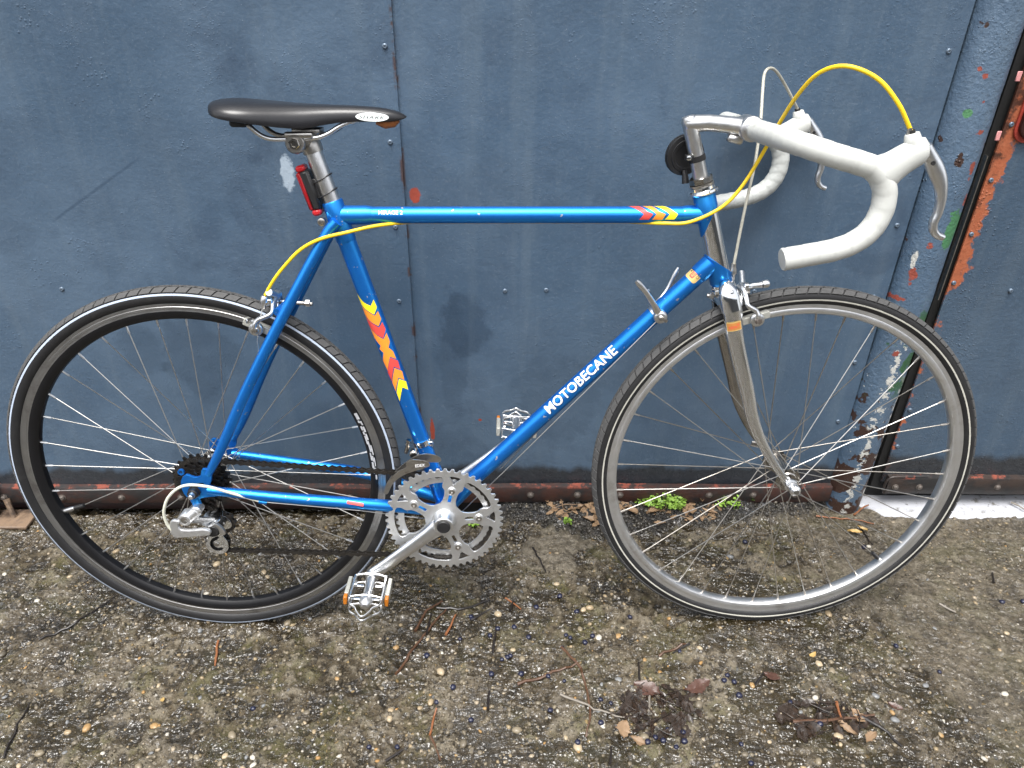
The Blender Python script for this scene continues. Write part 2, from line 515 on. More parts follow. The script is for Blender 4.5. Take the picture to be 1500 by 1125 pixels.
M['rim_black'] = simple('black_rim', (.006, .006, .007), .38, 0, .3, 60, spec=.35)
M['rubber'] = simple('tyre_rubber', (.009, .009, .010), .58, 0, .35, 60, .2, .3, 500, dirt=((.026, .025, .024), .5))
M['tread'] = simple('dusty_tread_rubber', (.060, .060, .060), .75, 0, .35, 70, .2, .4, 600, dirt=((.11, .105, .095), .6))
M['stripe_blue'] = simple('reflective_stripe', (.38, .44, .54), .45, 0, .2, 60)
M['stripe_cream'] = simple('cream_tyre_stripe', (.44, .43, .38), .5, 0, .25, 60)
M['leather'] = simple('black_saddle_cover', (.012, .012, .014), .30, 0, .3, 200, .10, .10, 900)
M['plastic'] = simple('black_plastic', (.012, .012, .013), .45, 0, .2, 200)
M['chain'] = simple('oily_chain_steel', (.050, .045, .040), .38, .7, .5, 150, .2)
M['cog'] = simple('black_oily_steel', (.028, .026, .025), .42, .7, .5, 150, .2)
M['yellow'] = simple('yellow_cable_sleeve', (.86, .58, .015), .38, 0, .10, 40)
M['grey_sleeve'] = simple('grimy_cable_sleeve', (.42, .41, .35), .5, 0, .3, 90, dirt=((.12, .11, .08), .7))
M['cream_sleeve'] = simple('cream_cable_sleeve', (.62, .62, .52), .42, 0, .12, 60)
M['red_lens'] = simple('red_lens', (.28, .010, .014), .15, 0, .1)
M['red_bright'] = simple('red_reflector', (.45, .02, .025), .2, 0, .1)
M['amber'] = simple('amber_reflector', (.40, .13, .012), .2, 0, .15)
M['pad'] = simple('grey_brake_rubber', (.16, .16, .15), .6, 0, .2)
M['padw'] = simple('pale_pad_holder', (.42, .42, .38), .45, .4, .2)
M['white_p'] = simple('white_print', (.80, .80, .80), .45, 0, .05)
M['faded_p'] = simple('faded_white_print', (.42, .43, .45), .5, 0, .4, 200)
M['black_p'] = simple('black_print', (.02, .02, .022), .45, 0, .05)
M['d_yellow'] = simple('decal_yellow', (.88, .72, .02), .4, 0, .05)
M['fork_orange'] = simple('faded_orange_decal', (.48, .20, .05), .45, 0, .2, 300)
M['d_orange'] = simple('decal_orange', (.86, .28, .03), .4, 0, .05)
M['d_red'] = simple('decal_red', (.66, .065, .055), .4, 0, .08)
M['d_gold'] = simple('decal_gold', (.62, .44, .17), .35, .2, .12)
M['badge'] = simple('badge_silver', (.72, .77, .76), .3, 0, .05)
M['saddle_tip'] = simple('orange_plastic', (.36, .12, .03), .5)
m = NT('painted_bar_tape')
c = m.mix(m.noise(18, 5, .6), (.45, .46, .44), (.54, .55, .52))
c = m.mix(m.math('MULTIPLY', m.ss(m.noise(50, 5, .7), .55, .75), .4), c, (.36, .35, .30))
m.inp(Base_Color=c, Roughness=.52)
wv = m.noise(1, 4, .6, m.scale((60, 60, 700)))
m.put(m.bsdf.inputs['Normal'], m.bump(m.math('ADD', m.noise(260, 4, .6), wv), .12, .0008)); M['tape'] = m.mat
m = NT('creased_bar_tape')
c = m.mix(m.noise(30, 5, .6), (.34, .36, .35), (.46, .47, .45))
m.inp(Base_Color=c, Roughness=.5)
m.put(m.bsdf.inputs['Normal'], m.bump(m.voro(120, 'DISTANCE_TO_EDGE'), .6, .001)); M['tape_far'] = m.mat

# ------------------------------------------------------------------ the ground
def vnoise(x, y, f, seed):
    r = np.random.RandomState(seed); T = r.rand(256, 256)
    X = x * f + 1000.3; Y = y * f + 1000.7
    xi = np.floor(X).astype(int); yi = np.floor(Y).astype(int)
    u = X - xi; v = Y - yi
    u = u * u * (3 - 2 * u); v = v * v * (3 - 2 * v)
    g = lambda a, b: T[a % 256, b % 256]
    return (g(xi, yi) * (1 - u) + g(xi + 1, yi) * u) * (1 - v) + (g(xi, yi + 1) * (1 - u) + g(xi + 1, yi + 1) * u) * v - .5
def fbm(x, y, f, seed, o=3, g=.5):
    s = 0; a = 1
    for i in range(o): s = s + a * vnoise(x * .8 - y * .6 + i, x * .6 + y * .8, f * 2 ** i, seed + i); a *= g
    return s
def sstep(a, b, x):
    t = np.clip((x - a) / (b - a), 0, 1); return t * t * (3 - 2 * t)
def rubble_edge(x):                              # front edge of the broken strip along the gate
    return np.interp(x, [-.05, .0, .10, .18, .30, .42, .57, .70, .80], [.34, .285, .262, .240, .228, .262, .272, .285, .33])
def ground_h(x, y):
    fade = sstep(-.75, -.5, y) * sstep(-1.75, -1.4, x) * sstep(1.8, 1.45, x)
    lo = .0060 * fbm(x, y, 5, 11)
    rid = .5 - np.abs(fbm(x, y, 40, 41, 2)) * 2
    fine_h = .0072 * fbm(x, y, 21, 21, 2) + .0040 * rid + .0062 * fbm(x, y, 75, 31, 3, .62)
    h = lo + fine_h
    # a thin skin of smoother cement on the right with a broken edge
    e = x - (.78 + .35 * (y + .1) * -1.0) + .10 * fbm(x, y, 9, 51)
    sm = sstep(-.01, .012, e)
    h = h * (1 - .45 * sm) + .0025 * sm
    e2 = ((x - .115) / .075) ** 2 + ((y - .19) / .055) ** 2 + 2.2 * fbm(x, y, 22, 61)
    sm2 = sstep(1.05, .9, e2)
    h = h * (1 - .5 * sm2) + .003 * sm2
    lev = -.0004 + .0075 * fbm(x, y, 3.2, 71) - .0026 * sstep(.02, .28, y) + .0010 * np.exp(-((x + .05) / .35) ** 2 - ((y + .20) / .12) ** 2) - .0010 * sm + .0006 * sstep(-.05, -.25, y)
    wet = sstep(.0010, -.0001, h - lev)
    h = np.maximum(h, lev + .00015 * fbm(x, y, 60, 81))
    rb = sstep(-.012, .02, y - rubble_edge(x) + .02 * fbm(x, y, 25, 91)) * sstep(-.06, 0, x) * sstep(.81, .78, x)
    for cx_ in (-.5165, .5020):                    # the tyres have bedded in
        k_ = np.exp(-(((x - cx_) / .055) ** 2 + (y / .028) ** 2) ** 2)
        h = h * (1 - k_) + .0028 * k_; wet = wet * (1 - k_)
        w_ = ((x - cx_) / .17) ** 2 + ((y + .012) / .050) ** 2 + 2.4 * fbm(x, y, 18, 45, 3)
        wet = np.maximum(wet, .8 * sstep(1.15, .55, w_))  # wet patch round each tyre, darkened to stand in for its contact shadow
    h = h + rb * (.010 + .012 * sstep(.0, .06, y - rubble_edge(x)) + .012 * fbm(x, y, 45, 95))
    wet = wet * (1 - rb)
    ditch = sstep(.30, .335, y) * (1 - rb) * sstep(.80, .76, x)
    h = h - .035 * ditch
    return (h - .0016) * fade, wet * fade, rb, np.maximum(sm * .8, sm2 * 1.25), fine_h / .006

NX, NY = 980, 300
gx = np.concatenate([[-60, -12, -4, -1.9], np.linspace(-1.40, 1.45, NX), [1.95, 4, 12, 60]])
gy = np.concatenate([[-60, -14, -4, -1.6, -.95], np.linspace(-.46, .40, NY), [.62, 1.6]])
GX, GY = np.meshgrid(gx, gy)
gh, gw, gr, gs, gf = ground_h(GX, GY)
co = np.stack([GX, GY, gh], -1).reshape(-1, 3)
nx, ny = len(gx), len(gy)
ii = np.arange(nx * ny).reshape(ny, nx)
fq = np.stack([ii[:-1, :-1], ii[:-1, 1:], ii[1:, 1:], ii[1:, :-1]], -1).reshape(-1, 4)
def np_mesh(name, co, faces):
    me = bpy.data.meshes.new(name)
    k = faces.shape[1]
    me.vertices.add(len(co)); me.vertices.foreach_set('co', co.astype(np.float32).ravel())
    me.loops.add(faces.size); me.loops.foreach_set('vertex_index', faces.astype(np.int32).ravel())
    me.polygons.add(len(faces)); me.polygons.foreach_set('loop_start', np.arange(0, faces.size, k, dtype=np.int32))
    me.polygons.foreach_set('use_smooth', np.ones(len(faces), dtype=bool))
    me.update(calc_edges=True); me.validate()
    return me
gme = np_mesh('ground', co, fq)
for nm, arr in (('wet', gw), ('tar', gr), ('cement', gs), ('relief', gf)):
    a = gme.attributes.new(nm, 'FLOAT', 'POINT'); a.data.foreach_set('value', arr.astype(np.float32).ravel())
m = NT('wet_exposed_aggregate_concrete')
def attr(m, nm):
    n = m.t.nodes.new('ShaderNodeAttribute'); n.attribute_name = nm; return n.outputs['Fac']
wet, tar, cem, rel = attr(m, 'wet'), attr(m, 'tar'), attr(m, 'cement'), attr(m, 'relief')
v2 = m.scale((1, 1, 0))
big, mid, fine = m.noise(4, 5, .62, v2), m.noise(24, 5, .65, v2), m.noise(190, 5, .7, v2)
c = m.mix(m.ss(big, .36, .62), (.036, .027, .015), (.105, .083, .052))
c = m.mix(m.math('MULTIPLY', m.ss(mid, .42, .66), .65), c, (.120, .097, .063))
c = m.mix(m.math('MULTIPLY', m.ss(m.noise(45, 6, .75, v2), .50, .62), .85), c, (.022, .018, .012))
rl = m.math('ADD', rel, m.math('MULTIPLY', m.math('SUBTRACT', m.noise(300, 3, .6, v2), .5), .5))
c = m.mix(m.math('MULTIPLY', m.ss(rl, .10, .75), .75), c, (.205, .178, .134))
c = m.mix(m.math('MULTIPLY', m.ss(rl, .0, -.60), .9), c, (.011, .008, .004))
moss = m.math('MULTIPLY', m.ss(m.noise(9, 5, .7, v2), .47, .62), .60)
c = m.mix(moss, c, (.082, .078, .028))
def stones(sc, keep, stops, size):
    cv = m.t.nodes.new('ShaderNodeTexVoronoi'); wob = m.t.nodes.new('ShaderNodeVectorMath'); wob.operation = 'ADD'
    nz_ = m.t.nodes.new('ShaderNodeTexNoise'); m.t.links.new(v2, nz_.inputs['Vector']); nz_.inputs['Scale'].default_value = sc * 1.3
    sc_ = m.t.nodes.new('ShaderNodeVectorMath'); sc_.operation = 'SCALE'; sc_.inputs['Scale'].default_value = .7 / sc
    m.t.links.new(nz_.outputs['Color'], sc_.inputs[0]); m.t.links.new(v2, wob.inputs[0]); m.t.links.new(sc_.outputs[0], wob.inputs[1])
    m.t.links.new(wob.outputs[0], cv.inputs['Vector']); cv.inputs['Scale'].default_value = sc
    hu = m.t.nodes.new('ShaderNodeSeparateColor'); m.t.links.new(cv.outputs['Color'], hu.inputs[0])
    lim = m.math('ADD', size - .14, m.math('MULTIPLY', hu.outputs[2], .22))
    ins = m.math('MULTIPLY', m.math('MULTIPLY', m.math('SUBTRACT', lim, cv.outputs['Distance']), 9.0, clamp=True), m.ss(hu.outputs[1], 1 - keep, 1 - keep + .04))
    return m.ramp(hu.outputs[0], stops, 'CONSTANT'), ins
AG = [(0, (.030, .026, .020)), (.34, (.075, .066, .050)), (.50, (.16, .135, .098)), (.70, (.25, .215, .16)), (.84, (.36, .26, .12)), (.88, (.46, .43, .38)), (.95, (.13, .135, .14))]
a1, i1 = stones(105, .70, AG, .42)
a2, i2 = stones(240, .62, AG, .40)
less = m.math('SUBTRACT', 1.0, m.math('MULTIPLY', cem, .6))
c = m.mix(m.math('MULTIPLY', cem, .60), c, m.mix(m.ss(m.noise(60, 6, .75, v2), .35, .65), (.065, .054, .038), (.250, .222, .175)))
c = m.mix(m.math('MULTIPLY', m.math('MULTIPLY', i2, .80), less), c, a2)
c = m.mix(m.math('MULTIPLY', m.math('MULTIPLY', i1, .85), less), c, a1)
c = m.mix(m.math('MULTIPLY', m.ss(fine, .52, .68), .45), c, (.018, .015, .010))
film = m.math('MULTIPLY', m.ss(m.math('ADD', m.noise(4.5, 6, .68, m.scale((.7, 1.3, 0)), .8), m.math('MULTIPLY', wet, .25)), .43, .53), m.math('SUBTRACT', 1.0, m.math('MULTIPLY', cem, .6)))
c = m.mix(m.math('MULTIPLY', film, .80), c, (.55, .51, .45), 'MULTIPLY')
c = m.mix(m.math('MULTIPLY', tar, .92), c, m.mix(fine, (.008, .008, .009), (.034, .034, .036)))
c = m.mix(m.math('MULTIPLY', wet, .66), c, (.016, .012, .006))  # this mask also carries the painted contact shade round the tyres
rg = m.math('ADD', .10, m.math('MULTIPLY', m.ss(m.noise(14, 5, .7, v2), .35, .7), .42))
rg = m.math('ADD', rg, m.math('MULTIPLY', cem, .15))
rg = m.math('SUBTRACT', rg, m.math('MULTIPLY', wet, .5), clamp=True)
rg = m.math('MAXIMUM', rg, .04)
m.inp(Base_Color=c, Roughness=rg)
m.bsdf.inputs['Specular IOR Level'].default_value = .28
m.put(m.bsdf.inputs['Coat Weight'], film)
m.bsdf.inputs['Coat Roughness'].default_value = .035
m.bsdf.inputs['Coat IOR'].default_value = 1.52
wv = m.bump(m.math('ADD', m.noise(40, 1, .5, m.scale((.7, 1.35, 0)), .8), m.math('MULTIPLY', m.noise(110, 1, .5, v2), .32)), 1.0, .026)
m.put(m.bsdf.inputs['Coat Normal'], wv)
dry = m.math('SUBTRACT', 1.0, m.math('MULTIPLY', wet, .90))
hgt = m.math('ADD', m.math('MULTIPLY', m.noise(430, 4, .65, v2), .45), m.math('MULTIPLY', i2, .35))
hgt = m.math('ADD', hgt, m.math('MULTIPLY', i1, .65))
hgt = m.math('ADD', hgt, m.math('MULTIPLY', m.noise(120, 5, .7, v2), 2.0))
b1 = m.t.nodes.new('ShaderNodeBump'); m.put(b1.inputs['Height'], hgt); m.put(b1.inputs['Strength'], dry); b1.inputs['Distance'].default_value = .0034
m.put(m.bsdf.inputs['Normal'], b1.outputs[0])
M['ground'] = m.mat
gme.materials.append(m.mat)
ground = link('ground', gme)
tag(ground, 'wet rough concrete with pebbles showing through', None, None, 'structure')

def ico(sub):
    bm = bmesh.new(); bmesh.ops.create_icosphere(bm, subdivisions=sub, radius=1)
    v = np.array([q.co[:] for q in bm.verts]); f = np.array([[q.index for q in a.verts] for a in bm.faces]); bm.free()
    return v, f
def scatter(name, pts, size, sub, mat, flat=(.35, .75), sink=.25, rough=.12, seed=3):
    """many small stones as one mesh"""
    r = np.random.RandomState(seed)
    bv, bf = ico(sub); n = len(pts); k = len(bv)
    S = size[:, None] * np.stack([r.uniform(.75, 1.25, n), r.uniform(.6, 1.0, n), r.uniform(*flat, n)], 1)
    V = bv[None] * (1 + rough * r.randn(n, k, 1)) * S[:, None]
    a = r.uniform(0, 2 * PI, n); ca, sa = np.cos(a)[:, None], np.sin(a)[:, None]
    x = V[..., 0] * ca - V[..., 1] * sa; y = V[..., 0] * sa + V[..., 1] * ca; z = V[..., 2]
    t = r.uniform(-.3, .3, (n, 1)); z = z + x * t
    V = np.stack([x, y, z], -1) + pts[:, None]
    V[..., 2] += (S[:, 2] * (1 - 2 * sink) * .5)[:, None]
    F = (bf[None] + (np.arange(n) * k)[:, None, None]).reshape(-1, 3)
    me = np_mesh(name, V.reshape(-1, 3), F); me.materials.append(mat)
    return me
def stone_mat(name, stops, rough=.38, per='island'):
    m = NT(name)
    if per == 'island': g = m.t.nodes.new('ShaderNodeNewGeometry'); f = g.outputs['Random Per Island']
    else: g = m.t.nodes.new('ShaderNodeObjectInfo'); f = g.outputs['Random']
    c = m.ramp(f, stops, 'CONSTANT')
    c = m.mix(m.math('MULTIPLY', m.noise(350 if per == 'island' else 200, 4, .65), .5), c, (.10, .085, .06))
    m.inp(Base_Color=c, Roughness=m.math('ADD', rough - .1, m.math('MULTIPLY', m.noise(120, 3), .25)))
    m.bsdf.inputs['Coat Weight'].default_value = .35; m.bsdf.inputs['Coat Roughness'].default_value = .08; m.bsdf.inputs['Coat IOR'].default_value = 1.36; m.bsdf.inputs['Specular IOR Level'].default_value = .3
    m.put(m.bsdf.inputs['Normal'], m.bump(m.noise(500, 3), .25, .0006))
    return m.mat
STOPS = [(0, (.040, .031, .019)), (.22, (.080, .064, .041)), (.42, (.130, .107, .072)), (.58, (.165, .140, .100)), (.74, (.21, .175, .12)), (.86, (.28, .215, .125)), (.92, (.34, .28, .20)), (.95, (.34, .19, .06)), (.968, (.48, .45, .39)), (.982, (.18, .19, .20))]
M['pebble'] = stone_mat('pebble_stone', STOPS)
M['pebble_one'] = stone_mat('large_pebble_stone', STOPS[3:] and [(0, (.07, .060, .044)), (.22, (.13, .11, .08)), (.42, (.21, .175, .12)), (.56, (.33, .25, .15)), (.66, (.40, .32, .21)), (.80, (.36, .22, .09)), (.86, (.54, .51, .44)), (.92, (.18, .19, .20))], .34, 'object')
def spread(n, seed, ylo=-.44, yhi=.285):
    r = np.random.RandomState(seed)
    x = r.uniform(-1.25, 1.30, n); y = ylo + (yhi - ylo) * r.rand(n)
    lim = .84 + (y + .30) * .62
    ok = (np.abs(x) < lim + .05)
    x, y = x[ok], y[ok]
    h, w, rb, cm, _ = ground_h(x, y)
    dens = .62 + .9 * vnoise(x, y, 7, 5 + seed) - .50 * cm + .25 * sstep(0, -.25, y)
    ok = (rb < .05) & (r.rand(len(x)) < np.clip(dens, .08, 1))
    return np.stack([x, y, h], 1)[ok]
P = spread(8500, 101)
sz = .0021 + .0034 * np.random.RandomState(4).rand(len(P)) ** 1.8
g1 = link('gravel', scatter('gravel', P, sz, 1, M['pebble'], (.35, .6), .44, .12, seed=8), ground); g1['kind'] = 'stuff'
P = spread(9000, 202)
sz = .0008 + .0014 * np.random.RandomState(5).rand(len(P)) ** 1.5
g2 = link('grit', scatter('grit', P, sz, 0, M['pebble'], (.5, .95), .15, .2, seed=9), ground); g2['kind'] = 'stuff'
# the larger pebbles one by one
peb = []
for i in range(9):
    bv, bf = ico(2); r = np.random.RandomState(300 + i)
    d = 1 + .16 * np.array([vnoise(np.array([p[0] * 2 + i]), np.array([p[1] * 2 + p[2]]), 1, 40 + i)[0] * 2 for p in bv])[:, None]
    V = bv * d * np.array([1.15, .72 + .25 * r.rand(), .42 + .2 * r.rand()])
    me = np_mesh('pebble', V, bf); me.materials.append(M['pebble_one']); peb.append(me)
P = spread(620, 303, -.38, .20)[:280]
for k, (x, y, z) in enumerate(P):
    s_ = .0036 + .0042 * random.random() ** 1.8
    link('pebble', peb[k % 9], ground, Matrix.Translation((x, y, z + s_ * .12)) @ Matrix.Rotation(random.uniform(0, 6.28), 4, 'Z') @ Matrix.Rotation(random.uniform(-.2, .2), 4, 'X') @ Matrix.Diagonal((s_, s_, s_, 1)))

# ------------------------------------------------------------------ gate, post, neighbouring door, threshold
YG = .33                                       # front face of the steel gate
def sheet(name, x0, x1, z0, z1, y, th, mat, parent, wav=.0012, seed=1, nx=90, nz=80):
    """a metal sheet with slight waviness, a folded edge and real thickness"""
    xs = np.linspace(x0, x1, nx); zs = np.linspace(z0, z1, nz)
    X, Z = np.meshgrid(xs, zs)
    Y = y + wav * 2 * fbm(X, Z, 2.5, seed, 2) + wav * .5 * fbm(X, Z, 9, seed + 5, 2)
    f = np.stack([X, Y, Z], -1).reshape(-1, 3); b = f.copy(); b[:, 1] = y + th
    n = nx * nz; i = np.arange(n).reshape(nz, nx)
    q = np.stack([i[:-1, :-1], i[:-1, 1:], i[1:, 1:], i[1:, :-1]], -1).reshape(-1, 4)
    rim = list(i[0, :]) + list(i[1:, -1]) + list(i[-1, -2::-1]) + list(i[-2:0, 0])
    rim = np.array(rim); r2 = np.roll(rim, -1)
    side = np.stack([rim, rim + n, r2 + n, r2], -1)
    me = np_mesh(name, np.concatenate([f, b]), np.concatenate([q, q[:, ::-1] + n, side]))
    me.materials.append(mat); me.set_sharp_from_angle(angle=math.radians(50))
    return link(name, me, parent)

gate = tag(empty('steel_gate', loc=(0, 0, 0)), 'large blue painted sheet steel gate that the bicycle leans against', 'gate')
sheet('metal_sheet', -3.2, -.1755, .052, 2.35, YG - .0022, .004, M['gate'], gate, .0010, 3)
sheet('metal_sheet', -.1785, .7655, .052, 2.35, YG + .0035, .004, M['gate'], gate, .0010, 13)
b = MB().box((-1.22, YG + .032, 1.20), (1.98, .020, 1.14)); b.build('gate_dark_backing', M['hole'], gate)  # dark backing panel added behind the sheets to stop light leaking through
def rail(x0, x1, zb, zt, y, mat, parent, name='bottom_rail'):
    n = 120; xs = np.linspace(x0, x1, n)
    mb = MB(); prof = [(y + .014, zb), (y + .001, zb), (y, zb + .002), (y - .0008, zt - .003), (y + .001, zt), (y + .014, zt + .001)]
    L = len(prof); v = []
    for k, x in enumerate(xs):
        w = .0010 * math.sin(x * 9) + random.uniform(-.0004, .0004)
        v += [(x, py + w * .6, pz + w) for py, pz in prof]
    f = [(i * L + j, (i + 1) * L + j, (i + 1) * L + j + 1, i * L + j + 1) for i in range(n - 1) for j in range(L - 1)]
    f += [tuple(range(L)), tuple((n - 1) * L + j for j in range(L - 1, -1, -1))]
    return mb.add(v, f).build(name, mat, parent, 50)
rail(-3.2, .764, .025, .069, YG - .016, M['strip'], gate)
MB().box((.33, YG + .020, .006), (.44, .004, .045)).build('gap_shade_filler', M['hole'], gate)  # black filler box; the shade under the gate is put into its colour
# a dark round bar lying under the gate
MB().tube([(-3.2, YG + .020, .004), (-.10, YG + .020, .000)], .019, 20).build('bottom_bar', M['beam'], gate)

def rivet_mesh():
    mb = MB()
    mb.lathe((0, 0, 0), (0, -1, 0), [(-.002, .0046), (.0006, .0046), (.0016, .0040), (.0023, .0026), (.0020, .0015)], 16)
    mb.lathe((0, 0, 0), (0, -1, 0), [(.0019, .0014), (.0021, .0004), (.0021, .00001)], 10, 1)
    return mb.mesh('rivet', [M['rivet'], M['hole']])
riv = rivet_mesh()
def rivet(x, z, y, parent, s=1.0, name='rivet', me=None):
    return link(name, me or riv, parent, Matrix.Translation((x, y, z)) @ Matrix.Rotation(random.uniform(0, 6), 4, 'Y') @ Matrix.Scale(s, 4))
for x, z in ((-.850, .553), (-.194, .835), (-.196, .681), (-.200, .530), (-.204, .374), (-.191, .989), (-.62, .553), (-.40, .553), (-.199, .24), (-.191, 1.14)):
    rivet(x, z, YG - .0024, gate)
for x, z in ((.290, .550), (.089, .552), (.746, .988), (.745, .687), (.741, .390), (.008, .550), (.50, .551), (.745, .84), (.74, .54), (.742, .24)):
    rivet(x, z, YG + .0033, gate)
bolt = MB().lathe((0, 0, 0), (0, -1, 0), [(-.002, .0085), (.0008, .0085), (.0012, .0062), (.0045, .0058), (.0060, .0038), (.0062, .00001)], 12).mesh('bolt', M['bolt_rust'], 30)
for x in (-1.131, -.999, -.865, -.73, -.60, -.47, -.345, -.235, -.14, -.04, .069, .177, .275, .379, .481, .583, .68):
    rivet(x, .048 if x > -.3 else .042, YG - .0165, gate, 1, 'bolt', bolt)

# round post between the gate and the next door
post = tag(empty('gate_post'), 'thick round post with flaking blue, green and white paint right of the gate', 'post')
def post_mesh():
    nz, na = 200, 40
    zs = np.linspace(-.03, 2.4, nz); an = np.linspace(0, 2 * PI, na, endpoint=False)
    A, Z = np.meshgrid(an, zs)
    r = .0425 + .0012 * fbm(A * .6, Z, 6, 77, 3) + .0008 * fbm(A * .6 * 2, Z * 2, 14, 78, 2)
    X = .806 + .013 * np.clip(Z, 0, .5) + r * np.cos(A); Y = YG + .010 + r * np.sin(A)
    i = np.arange(nz * na).reshape(nz, na); j = np.roll(i, -1, 1)
    q = np.stack([i[:-1], j[:-1], j[1:], i[1:]], -1).reshape(-1, 4)
    me = np_mesh('post_tube', np.stack([X, Y, Z], -1).reshape(-1, 3), q); me.materials.append(M['post']); return me
link('post_tube', post_mesh(), post)
MB().box((.777, YG + .03, 1.19), (.006, .02, 1.19)).build('post_flange', M['hole'], post)
# thin steel lip along the gap and its dabs of pink paint
MB().box((.8625, YG - .006, .68), (.0008, .005, .14)).build('edge_lip', M['steel'], post)
for z, w in ((.952, .005), (.855, .005)):
    MB().box((.868, YG - .0118, z), (w * .8, .0012, .008), bev=.0008).build('paint_tab', M['pinkmark'], post)

door = tag(empty('steel_door'), 'blue steel door at the right edge with worn orange primer along its edge', 'door')
sheet('metal_sheet', .8835, 2.6, .070, 2.35, YG + .004, .004, M['door'], door, .0012, 33, 80, 80)
MB().box((1.75, YG + .034, 1.2), (.88, .018, 1.16)).build('door_dark_backing', M['hole'], door)  # dark backing added behind the door sheet to keep light out
b = MB()
for x0, x1 in ((.892, 2.6),):
    rail(.893, 2.6, .044, .091, YG - .010, M['strip_dark'], door)
MB().tube(spline([(.892, YG - .006, .045), (.888, YG - .007, .070), (.894, YG - .008, .089), (.915, YG - .008, .094), (.98, YG - .007, .094)], 5), .0030, 8).build('rail_bead', M['strip_dark'], door)
for x, z in ((.897, .974), (.8945, .871), (.893, .773), (.892, .670), (.891, .570), (1.010, .554), (.892, .442), (.893, .270), (.893, .172), (1.20, .554), (1.4, .554)):
    rivet(x, z, YG + .0035, door, 1.0)
for x in (.912, .968, 1.06, 1.150, 1.26): rivet(x, .066, YG - .0105, door, .9, 'bolt', bolt)
def pill(x, z0, z1, r, n=12):
    return [(x + r * math.cos(a), z0 + r * math.sin(a)) for a in np.linspace(PI, 2 * PI, n)] + [(x + r * math.cos(a), z1 + r * math.sin(a)) for a in np.linspace(0, PI, n)]
plate('lock_backing', [pill(.9255, .866, 1.02, .0255)], YG + .0005, .005, M['lock_red'], door, .001)
plate('lock_plate', [pill(.9265, .871, 1.02, .0225)], YG - .006, .009, M['lock'], door, .002)
MB().lathe((.929, YG - .010, .914), (0, -1, 0), [(0, .009), (.004, .009), (.006, .006), (.012, .005), (.013, .00001)], 16).box((.933, YG - .017, .900), (.004, .004, .010), bev=.001).build('keyhole_boss', M['brass'], door)
MB().box((1.75, YG + .035, .010), (.90, .004, .062)).build('gap_shade_filler', M['hole'], door)  # black filler panel painting the shade below the door
rivet(.921, .872, YG - .0107, door, .9)

# white limewashed threshold in front of the right door
def threshold():
    nx_, ny_ = 160, 14
    xs = np.linspace(.845, 2.4, nx_); t = np.linspace(0, 1, ny_)
    X, Tt = np.meshgrid(xs, t)
    y0 = .283 + .012 * fbm(X, X * 0, 12, 5, 3) + .035 * sstep(.90, .845, X)
    Y = y0 + (.40 - y0) * Tt
    Z = .006 + .0025 * fbm(X, Y, 20, 6, 3) - .010 * sstep(.06, 0, Tt)
    i = np.arange(nx_ * ny_).reshape(ny_, nx_)
    q = np.stack([i[:-1, :-1], i[:-1, 1:], i[1:, 1:], i[1:, :-1]], -1).reshape(-1, 4)
    f = np.stack([X, Y, Z], -1).reshape(-1, 3); b = f.copy(); b[:, 2] = -.03; n = len(f)
    rim = np.array(list(i[0, :]) + list(i[1:, -1]) + list(i[-1, -2::-1]) + list(i[-2:0, 0])); r2 = np.roll(rim, -1)
    me = np_mesh('door_threshold', np.concatenate([f, b]), np.concatenate([q, q[:, ::-1] + n, np.stack([rim, rim + n, r2 + n, r2], -1)]))
    me.materials.append(M['white']); me.set_sharp_from_angle(angle=math.radians(60))
    return link('door_threshold', me)
tag(threshold(), 'white painted concrete threshold under the right hand steel door', 'doorstep')

# rusty iron foot on the ground at the left edge of the gate
foot = tag(empty('door_stop', loc=(-1.135, .29, 0)), 'rusty iron gate stop on the ground at the left edge', 'gate stop')
MB().box((0, -.008, .004), (.075, .030, .004), bev=.0015).build('base_plate', M['iron'], foot)
MB().tube([(-.02, .0, .006), (-.017, .004, .03), (-.012, .012, .055), (-.006, .020, .085)], [.016, .012, .010, .008], 10).tube([(.03, -.002, .006), (.022, .006, .028), (.016, .014, .045)], [.007, .006, .007], 8).build('upright', M['iron'], foot)

# the rest of the building behind and above the doors
bw = MB().box((0, .56, 1.55), (7, .16, 1.85)).box((0, .50, 2.72), (7, .16, .36)).build('building_wall', M['bwall'], None, 0)
tag(bw, 'plain rendered building wall behind and above the steel doors', 'wall', None, 'structure')

# unseen wall added behind the camera, something dark for chrome and tubes to reflect
yw = MB().box((0, -9.2, 1.7), (16, .2, 1.75)).box((0, -9.2, 3.52), (16.1, .28, .07)).build('added_yard_wall', M['ywall'], None, 0)
tag(yw, 'unseen wall added across the yard behind the camera for dark reflections', 'wall', None, 'structure')

# ------------------------------------------------------------------ the bicycle (built upright; its root leans it against the gate)
LEAN = .1288
bike = tag(empty('bicycle'), 'blue road racing bicycle with yellow brake cable leaning on the blue gate', 'bicycle')
bike.rotation_euler = (-LEAN, 0, 0)
XR, XF, RW = -.5165, .5020, .339
BB = (-.0988, .2640)
ST0, ST1 = (-.2525, .7965), (-.0995, .2640)             # seat tube
TT0, TT1 = (-.2480, .7868), (.3140, .7902)             # top tube
DT0, DT1 = (-.0960, .2695), (.3330, .7161)             # down tube
HD = Vector((.3025, 0, -.953)).normalized()
HT = Vector((.3095, 0, .8155))
def ht(t): return HT + HD * t
P3 = lambda p, y=0: Vector((p[0], y, p[1]))

